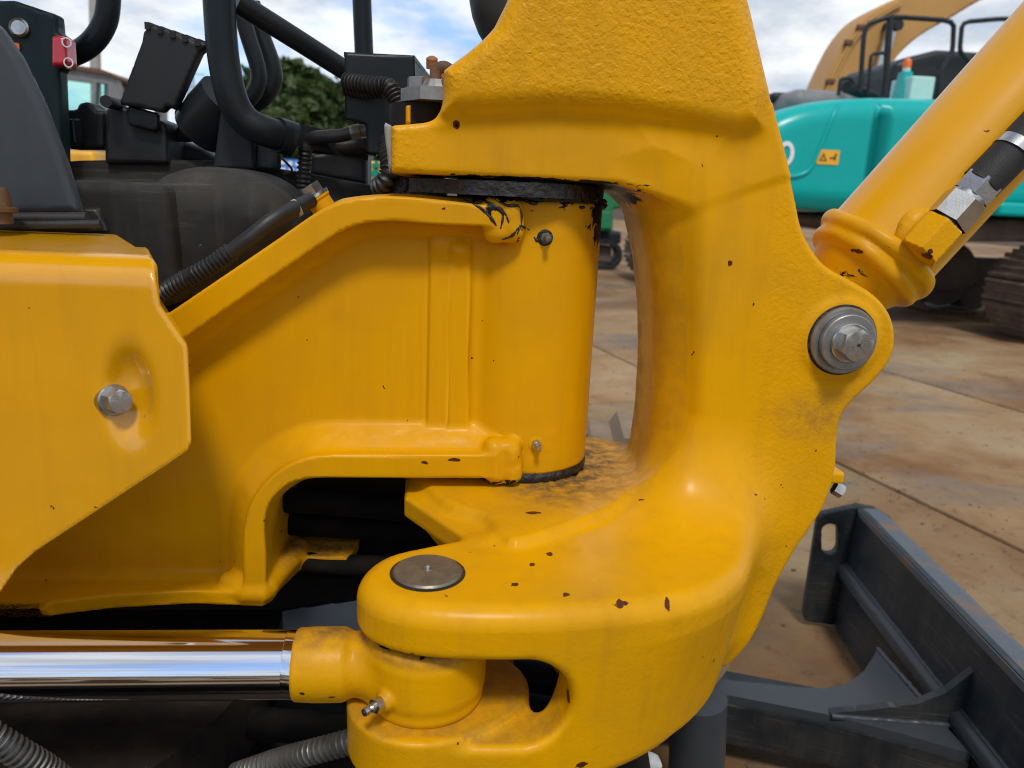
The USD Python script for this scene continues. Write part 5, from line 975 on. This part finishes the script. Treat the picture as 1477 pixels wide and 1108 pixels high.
# crawler tracks: a belt of shoes, each with three bars
def crawler(owner, x_end, Yn, width, ztop, length, flip=1, shoe_len=0.175, smat='track_rust'):
    R = ztop/2; prof = stadium(x_end + R, x_end + R + length, R, R - 0.035, 16)
    L = np.vstack([prof, prof[:1]]); s = np.r_[0, np.cumsum(np.linalg.norm(np.diff(L, axis=0), axis=1))]; n = int(s[-1]/shoe_len)
    fr_ = obj('track_frame', rprism([(x_end + R*0.7, R*0.5), (x_end + R + length, R*0.5), (x_end + R + length, R*1.4), (x_end + R*1.2, R*1.4)], Yn + 0.08, Yn + width - 0.08, 0.03, 0.04), M['under'], owner)
    obj('idler_wheel', lathe([(0, 0.02), (R*0.40, 0.02), (R*0.44, 0.06), (R*0.80, 0.07), (R*0.80, width-0.05), (0, width-0.05)], [x_end + R, Yn, R], (0, 1, 0), 40), M['under'], owner, smooth=25)
    for k in range(5): obj('track_roller', lathe([(0, 0), (0.11, 0), (0.13, 0.03), (0.13, width*0.7), (0, width*0.7)], [x_end + R*1.9 + k*0.42, Yn + 0.05, 0.17], (0, 1, 0), 24), M['under'], owner, smooth=25)
    for k in range(n):
        ss = (k+0.5)/n*s[-1]; i = min(np.searchsorted(s, ss)-1, len(prof)-1); u = (ss-s[i])/(s[i+1]-s[i]); c = L[i]*(1-u)+L[i+1]*u
        cc = np.array([np.clip(c[0], x_end+R, x_end+R+length), R]); nrm = (c-cc)/np.linalg.norm(c-cc); t = np.array([nrm[1], -nrm[0]])
        if c[0] > x_end + R + length*0.75 or (c[1] < R*0.4 and c[0] > x_end + R + 0.4): continue
        parts = []
        w = shoe_len*0.48
        prof2 = [(-w, 0), (w, 0), (w, 0.012), (0.85*w, 0.034), (0.70*w, 0.034), (0.55*w, 0.012), (0.15*w, 0.012), (0.07*w, 0.034), (-0.07*w, 0.034), (-0.15*w, 0.012), (-0.55*w, 0.012), (-0.70*w, 0.034), (-0.85*w, 0.034), (-w, 0.012)]
        q = np.array([c + t*a + nrm*b for a, b in prof2]); obj('track_shoe', prism(q, Yn, Yn + width), M[smat], owner, smooth=False)
crawler(teal, P(1416, 430, 5.88)[0], 5.35, 0.55, P(1450, 352, 5.6)[2], 2.6)
crawler(teal, P(1296, 410, 7.2)[0], 7.0, 0.55, P(1350, 335, 7.2)[2], 2.8)
obj('under_frame', rprism(xz([(1180, 309), (1700, 318), (1700, 345), (1300, 345), (1180, 325)], 6.3), 5.9, 7.6, 0.03, 0.05), M['under'], teal)

YB = 9.5
boom = thing('ochre_boom', 'ochre excavator boom curving up behind the teal excavator', 'excavator boom', (P(1240, 140, YB)[0], YB, 0))
bo = spline([(1165, 180), (1183, 135), (1200, 96), (1222, 55), (1250, 23), (1290, 0), (1350, -26), (1440, -55)], 5, closed=False); bi = spline([(1500, -45), (1412, 2), (1370, 27), (1330, 50), (1300, 76), (1284, 100), (1272, 140), (1262, 180)], 5, closed=False)
obj('boom_beam', rprism(xz([tuple(p) for p in bo] + [tuple(p) for p in bi], YB), YB, YB + 0.5, 0.02, 0.035), M['boom_yellow'], boom)
off = lambda k, dy: [P(x + k*0.9, y + k*0.55, YB + dy) for x, y in [(1176, 158), (1192, 118), (1208, 84), (1228, 50), (1254, 24), (1292, 2)]]
for k in (5, 9): obj('boom_pipe', pipe(off(k, -0.03), 0.016, 0.06, 10), M['boom_yellow'], boom, smooth=60)
for (x, y) in ((1196, 118), (1222, 62), (1240, 40)): obj('pipe_clamp', rbox(P(x, y, YB) - [0.05, 0.06, 0.03], P(x, y, YB) + [0.05, 0.0, 0.03], 0.01, 0.012), M['rusty'], boom)
obj('boom_ram', tube([P(1284, 46, YB-.12), P(1258, 142, YB-.12)], 0.068, 18), M['steel'], boom, smooth=60)
obj('ram_eye', lathe([(0, -0.1), (0.065, -0.1), (0.065, 0.1), (0, 0.1)], P(1288, 38, YB-.12), (0.2, -1, 0), 20), M['dull_black'], boom, smooth=30)

# green crawler and the dusty track beyond it, seen through the post
YG = 10.5
gm_ = thing('green_crawler', 'green crawler machine seen through the opening of the post', 'crawler', (P(860, 370, YG)[0], YG, 0))
obj('green_hull', rprism(xz([(800, 285), (868, 284), (872, 262), (890, 262), (892, 284), (905, 286), (906, 300), (885, 302), (884, 334), (862, 334), (800, 334)], YG), YG, YG + 1.2, 0.02, 0.03), M['green'], gm_)
obj('green_panel', rprism(xz([(862, 306), (880, 306), (880, 330), (862, 330)], YG-.02), YG-.03, YG-.004, 0.01, 0.012), M['green'], gm_)
obj('dark_belly', rprism(xz([(800, 334), (896, 334), (896, 352), (800, 352)], YG+.2), YG+.2, YG+1, 0.01, 0.03), M['dull_black'], gm_)
x1 = P(894, 360, YG)[0]; R2 = P(880, 346, YG)[2]/2
tr2 = np.array(stadium(x1 - 1.6, x1 - R2, R2, R2)); tri_ = np.array(stadium(x1 - 1.6, x1 - R2, R2, R2*0.72))
mm = trimesh.creation.extrude_polygon(Polygon(tr2, [tri_]), 0.4, engine='earcut'); v = mm.vertices
obj('crawler_track', trimesh.Trimesh(np.stack([v[:, 0], YG + 0.2 - v[:, 2], v[:, 1]], 1), mm.faces, process=False), M['dull_black'], gm_, smooth=25)
obj('crawler_frame', rprism([(x1-1.7, R2*.4), (x1-R2*.6, R2*.4), (x1-R2*.7, R2*1.6), (x1-1.7, R2*1.6)], YG-.1, YG+.15, 0.02, 0.03), M['under'], gm_)
dt = thing('dusty_crawler', 'brown dusty steel crawler track behind the post, right of the green crawler', 'crawler track', (P(930, 380, 9)[0], 9.2, 0))
crawler(dt, P(899, 350, 9.5)[0], 8.9, 0.6, P(905, 318, 9.0)[2], 1.2)

# machines beyond the foot well
YK = 11.0
cab = thing('excavator_cab', 'excavator cab with greenish windows beyond the console at the left', 'cab', (P(120, 160, YK)[0], YK, 0))
def cabframe(px, y0, y1, holes):
    outer = xz(px, YK); hs_ = [xz(h, YK) for h in holes]; mm = trimesh.creation.extrude_polygon(Polygon(outer, hs_), y1-y0, engine='earcut'); v = mm.vertices
    return trimesh.Trimesh(np.stack([v[:, 0], y1 - v[:, 2], v[:, 1]], 1), mm.faces, process=False)
cw = [(70, 96), (110, 98), (145, 102), (160, 107), (168, 115), (173, 128), (172, 262), (70, 262)]
ho = [[(87, 114), (134, 120), (132, 152), (86, 166)], [(139, 119), (156, 121), (155, 156), (137, 154)]]
obj('cab_frame', cabframe(cw, YK, YK + 0.12, ho), M['grey_plastic'], cab, smooth=False)
obj('cab_frame', cabframe([(a+6, b) for a, b in cw], YK + 1.5, YK + 1.6, [[(a+5, b) for a, b in h] for h in ho]), M['grey_plastic'], cab, smooth=False)
obj('cab_roof', prism(xz([(70, 92), (110, 95), (146, 100), (163, 106), (170, 113), (160, 109), (110, 100), (70, 98)], YK), YK - 0.05, YK + 1.65), M['rusty'], cab, smooth=False)
for h in ho: obj('cab_window', prism(xz([(a, b) for a, b in h], YK), YK + 0.04, YK + 0.05), M['glass'], cab, smooth=False)
ym = thing('far_yellow_machine', 'small patch of a yellow machine below the black linkage', 'machine', (P(280, 205, 14)[0], 14, 0))
obj('engine_hood', rprism(xz([(262, 215), (266, 186), (282, 188), (302, 208), (308, 250), (262, 250)], 14), 14, 15.2, 0.05, 0.05), M['far_yellow'], ym)
obj('chassis', rprism(xz([(250, 248), (320, 250), (322, 275), (250, 275)], 14), 14, 15.2, 0.05, 0.06), M['dull_black'], ym)
ym3 = thing('far_yellow_machine', 'yellow machine base beyond the console beside the green-windowed cab', 'machine', (P(110, 225, 9)[0], 9, 0))
obj('engine_hood', rprism(xz([(60, 214), (135, 218), (140, 250), (60, 250)], 9), 9, 10.2, 0.05, 0.05), M['far_yellow'], ym3)
YY = 3.2
ym2 = thing('yellow_attachment', 'yellow machine part with green stickers left of the swing post', 'machine part', (P(540, 250, YY)[0], YY, 0))
at_ = obj('yellow_arm', rprism(xz([(523, 231), (548, 233), (553, 240), (551, 252), (557, 270), (549, 279), (560, 330), (530, 330), (532, 262), (529, 244), (523, 241)], YY), YY, YY + 0.08, 0.012, 0.008), M['far_yellow'], ym2)
gs = plain('green_sticker', (0.0, 0.26, 0.16), 0.5)
for (a, b, c) in ((541, 250, 0.022), (543, 238, 0.017)):
    c0 = P(a, b, YY); obj('green_sticker', join(box(c0 + [-c, -0.004, -c*0.4], c0 + [c, -0.001, c*0.4]), box(c0 + [-c*0.4, -0.0045, -c], c0 + [c*0.4, -0.0005, c])), gs, at_, smooth=False)
sg = P(410, 240, 30); sign = thing('blue_banner', 'blue and white banner far off below the rail bracket', 'banner', (sg[0], 30, 0))
bz = xz([(396, 229), (440, 231), (440, 262), (396, 260)], 30); obj('banner_cloth', prism(bz, 30, 30.03), M['blue_sign'], sign, smooth=False)
for (x0, y0, x1_, y1) in ((398, 232, 412, 237), (415, 233, 422, 239), (426, 234, 436, 239), (400, 242, 412, 248), (416, 243, 424, 249), (428, 244, 437, 247)): obj('white_panel', prism(xz([(x0, y0), (x1_, y0), (x1_, y1), (x0, y1)], 29.98), 29.97, 29.99), M['white'], sign, smooth=False)
for x in (397, 439): obj('banner_post', tube([[P(x, 230, 30)[0], 30.1, -0.02], P(x, 226, 30.1)], 0.04, 8), M['pole'], sign)
YP = 26.0
pole = obj('utility_pole', tube([[P(138, 250, YP)[0], YP, -0.02], P(130.5, -250, YP)], [0.17, 0.13], 20), M['pole'], label='tall concrete utility pole behind the curved rail', category='pole', smooth=60)
pb_ = P(272, 190, 170); pt_ = P(274, 98, 170); py = thing('lattice_pylon', 'faint steel lattice pylon on the skyline beside the pedal', 'pylon', (pb_[0], 170, 0))
def pyl(z): u = (z/pt_[2]); return 2.6*(1-u)**1.3 + 0.35
zs = np.linspace(0, pt_[2], 11); cx = pt_[0]
for sx in (-1, 1):
    for sy in (-1, 1): obj('pylon_leg', tube([[cx + sx*pyl(z), 170 + sy*pyl(z), z] for z in zs], 0.11, 6), M['pylon'], py)
br_ = []
for i in range(10):
    for sy in (-1, 1):
        br_ += [bar([cx - pyl(zs[i]), 170 + sy*pyl(zs[i]), zs[i]], [cx + pyl(zs[i+1]), 170 + sy*pyl(zs[i+1]), zs[i+1]], 0.1, 0.1), bar([cx + pyl(zs[i]), 170 + sy*pyl(zs[i]), zs[i]], [cx - pyl(zs[i+1]), 170 + sy*pyl(zs[i+1]), zs[i+1]], 0.1, 0.1)]
obj('pylon_bracing', join(*br_), M['pylon'], py, smooth=False, kind='stuff')
for zf, w in ((0.72, 4.0), (0.84, 3.4), (0.95, 2.8)): obj('pylon_arm', bar([cx - w, 170, pt_[2]*zf], [cx + w, 170, pt_[2]*zf], 0.22, 0.22), M['pylon'], py, smooth=False)

# trees
def tree(name, label, base, trunk_h, crowns, n, leaf, seed, group=None):
    r = np.random.default_rng(seed); base = np.asarray(base, float)
    t = thing(name, label, 'tree', base, group)
    limbs = [tube([base + [0, 0, -0.05], base + [0.1, 0.05, trunk_h*0.5], base + [0.05, 0.1, trunk_h]], [0.32, 0.24, 0.17], 10)]
    V, F = [], []
    w = np.array([c[3]**2.2 for c in crowns]); w /= w.sum()
    for c in crowns: limbs.append(tube([base + [0.05, 0.1, trunk_h*0.8], base*1.0 + (np.array(c[:3]) - base)*0.55, np.array(c[:3])], [0.13, 0.08, 0.03], 7))
    which = r.choice(len(crowns), n, p=w)
    d = r.normal(size=(n, 3)); d /= np.linalg.norm(d, axis=1)[:, None]
    C = np.array([c[:3] for c in crowns])[which]; R = np.array([c[3] for c in crowns])[which]
    lump = 0.74 + 0.85*(meshkit.fbm(d*3.4 + which[:, None]*7.1, 3, seed) - 0.5)*1.8
    rad = R*lump*np.where(r.random(n) < 0.25, r.random(n)**0.4, r.uniform(0.82, 1.0, n))
    p = C + d*rad[:, None]*np.array([1, 1, 0.86])
    nr = d + r.normal(scale=0.75, size=(n, 3)); nr /= np.linalg.norm(nr, axis=1)[:, None]
    a = np.cross(nr, r.normal(size=(n, 3))); a /= np.linalg.norm(a, axis=1)[:, None]; b = np.cross(nr, a)
    s = leaf*r.uniform(0.5, 1.25, n)[:, None]
    q = np.stack([p - a*s, p - b*s*0.5 + nr*s*0.12, p + a*s, p + b*s*0.5 + nr*s*0.12], 1).reshape(-1, 3)
    k = np.arange(n)[:, None]*4; f = np.concatenate([k + [0, 1, 2], k + [0, 2, 3]], 0)
    obj('trunk', join(*limbs), M['bark'], t, smooth=60); obj('crown', trimesh.Trimesh(q, f, process=False), M['leaf'], t, smooth=False)
def crown_at(px, py, Y, rpx): c = P(px, py, Y); return (*c, rpx/FPX*Y)
YTR = 38
c1 = [crown_at(392, 134, YTR, 46), crown_at(436, 140, YTR-1, 52), crown_at(480, 160, YTR+1, 50), crown_at(360, 180, YTR, 44), crown_at(420, 200, YTR-2, 60), crown_at(370, 215, YTR+1, 42), crown_at(470, 215, YTR-1, 48)]
tree('broadleaf_tree', 'tall dense green tree behind the black rails', [P(420, 255, YTR)[0], YTR, 0], 3.4, c1, 26000, 0.30, 5)
c2 = [crown_at(520, 185, YTR+6, 48), crown_at(560, 190, YTR+6, 50), crown_at(540, 220, YTR+5, 40), crown_at(500, 225, YTR+4, 38)]
tree('broadleaf_tree', 'lower green tree mostly hidden behind the folded guard plate', [P(535, 262, YTR+6)[0], YTR+6, 0], 2.6, c2, 12000, 0.30, 8)
# far edge of the yard: a low dark bank of trees and sheds along the skyline
for k, (x0, x1_, yt, mt) in enumerate([]): pass
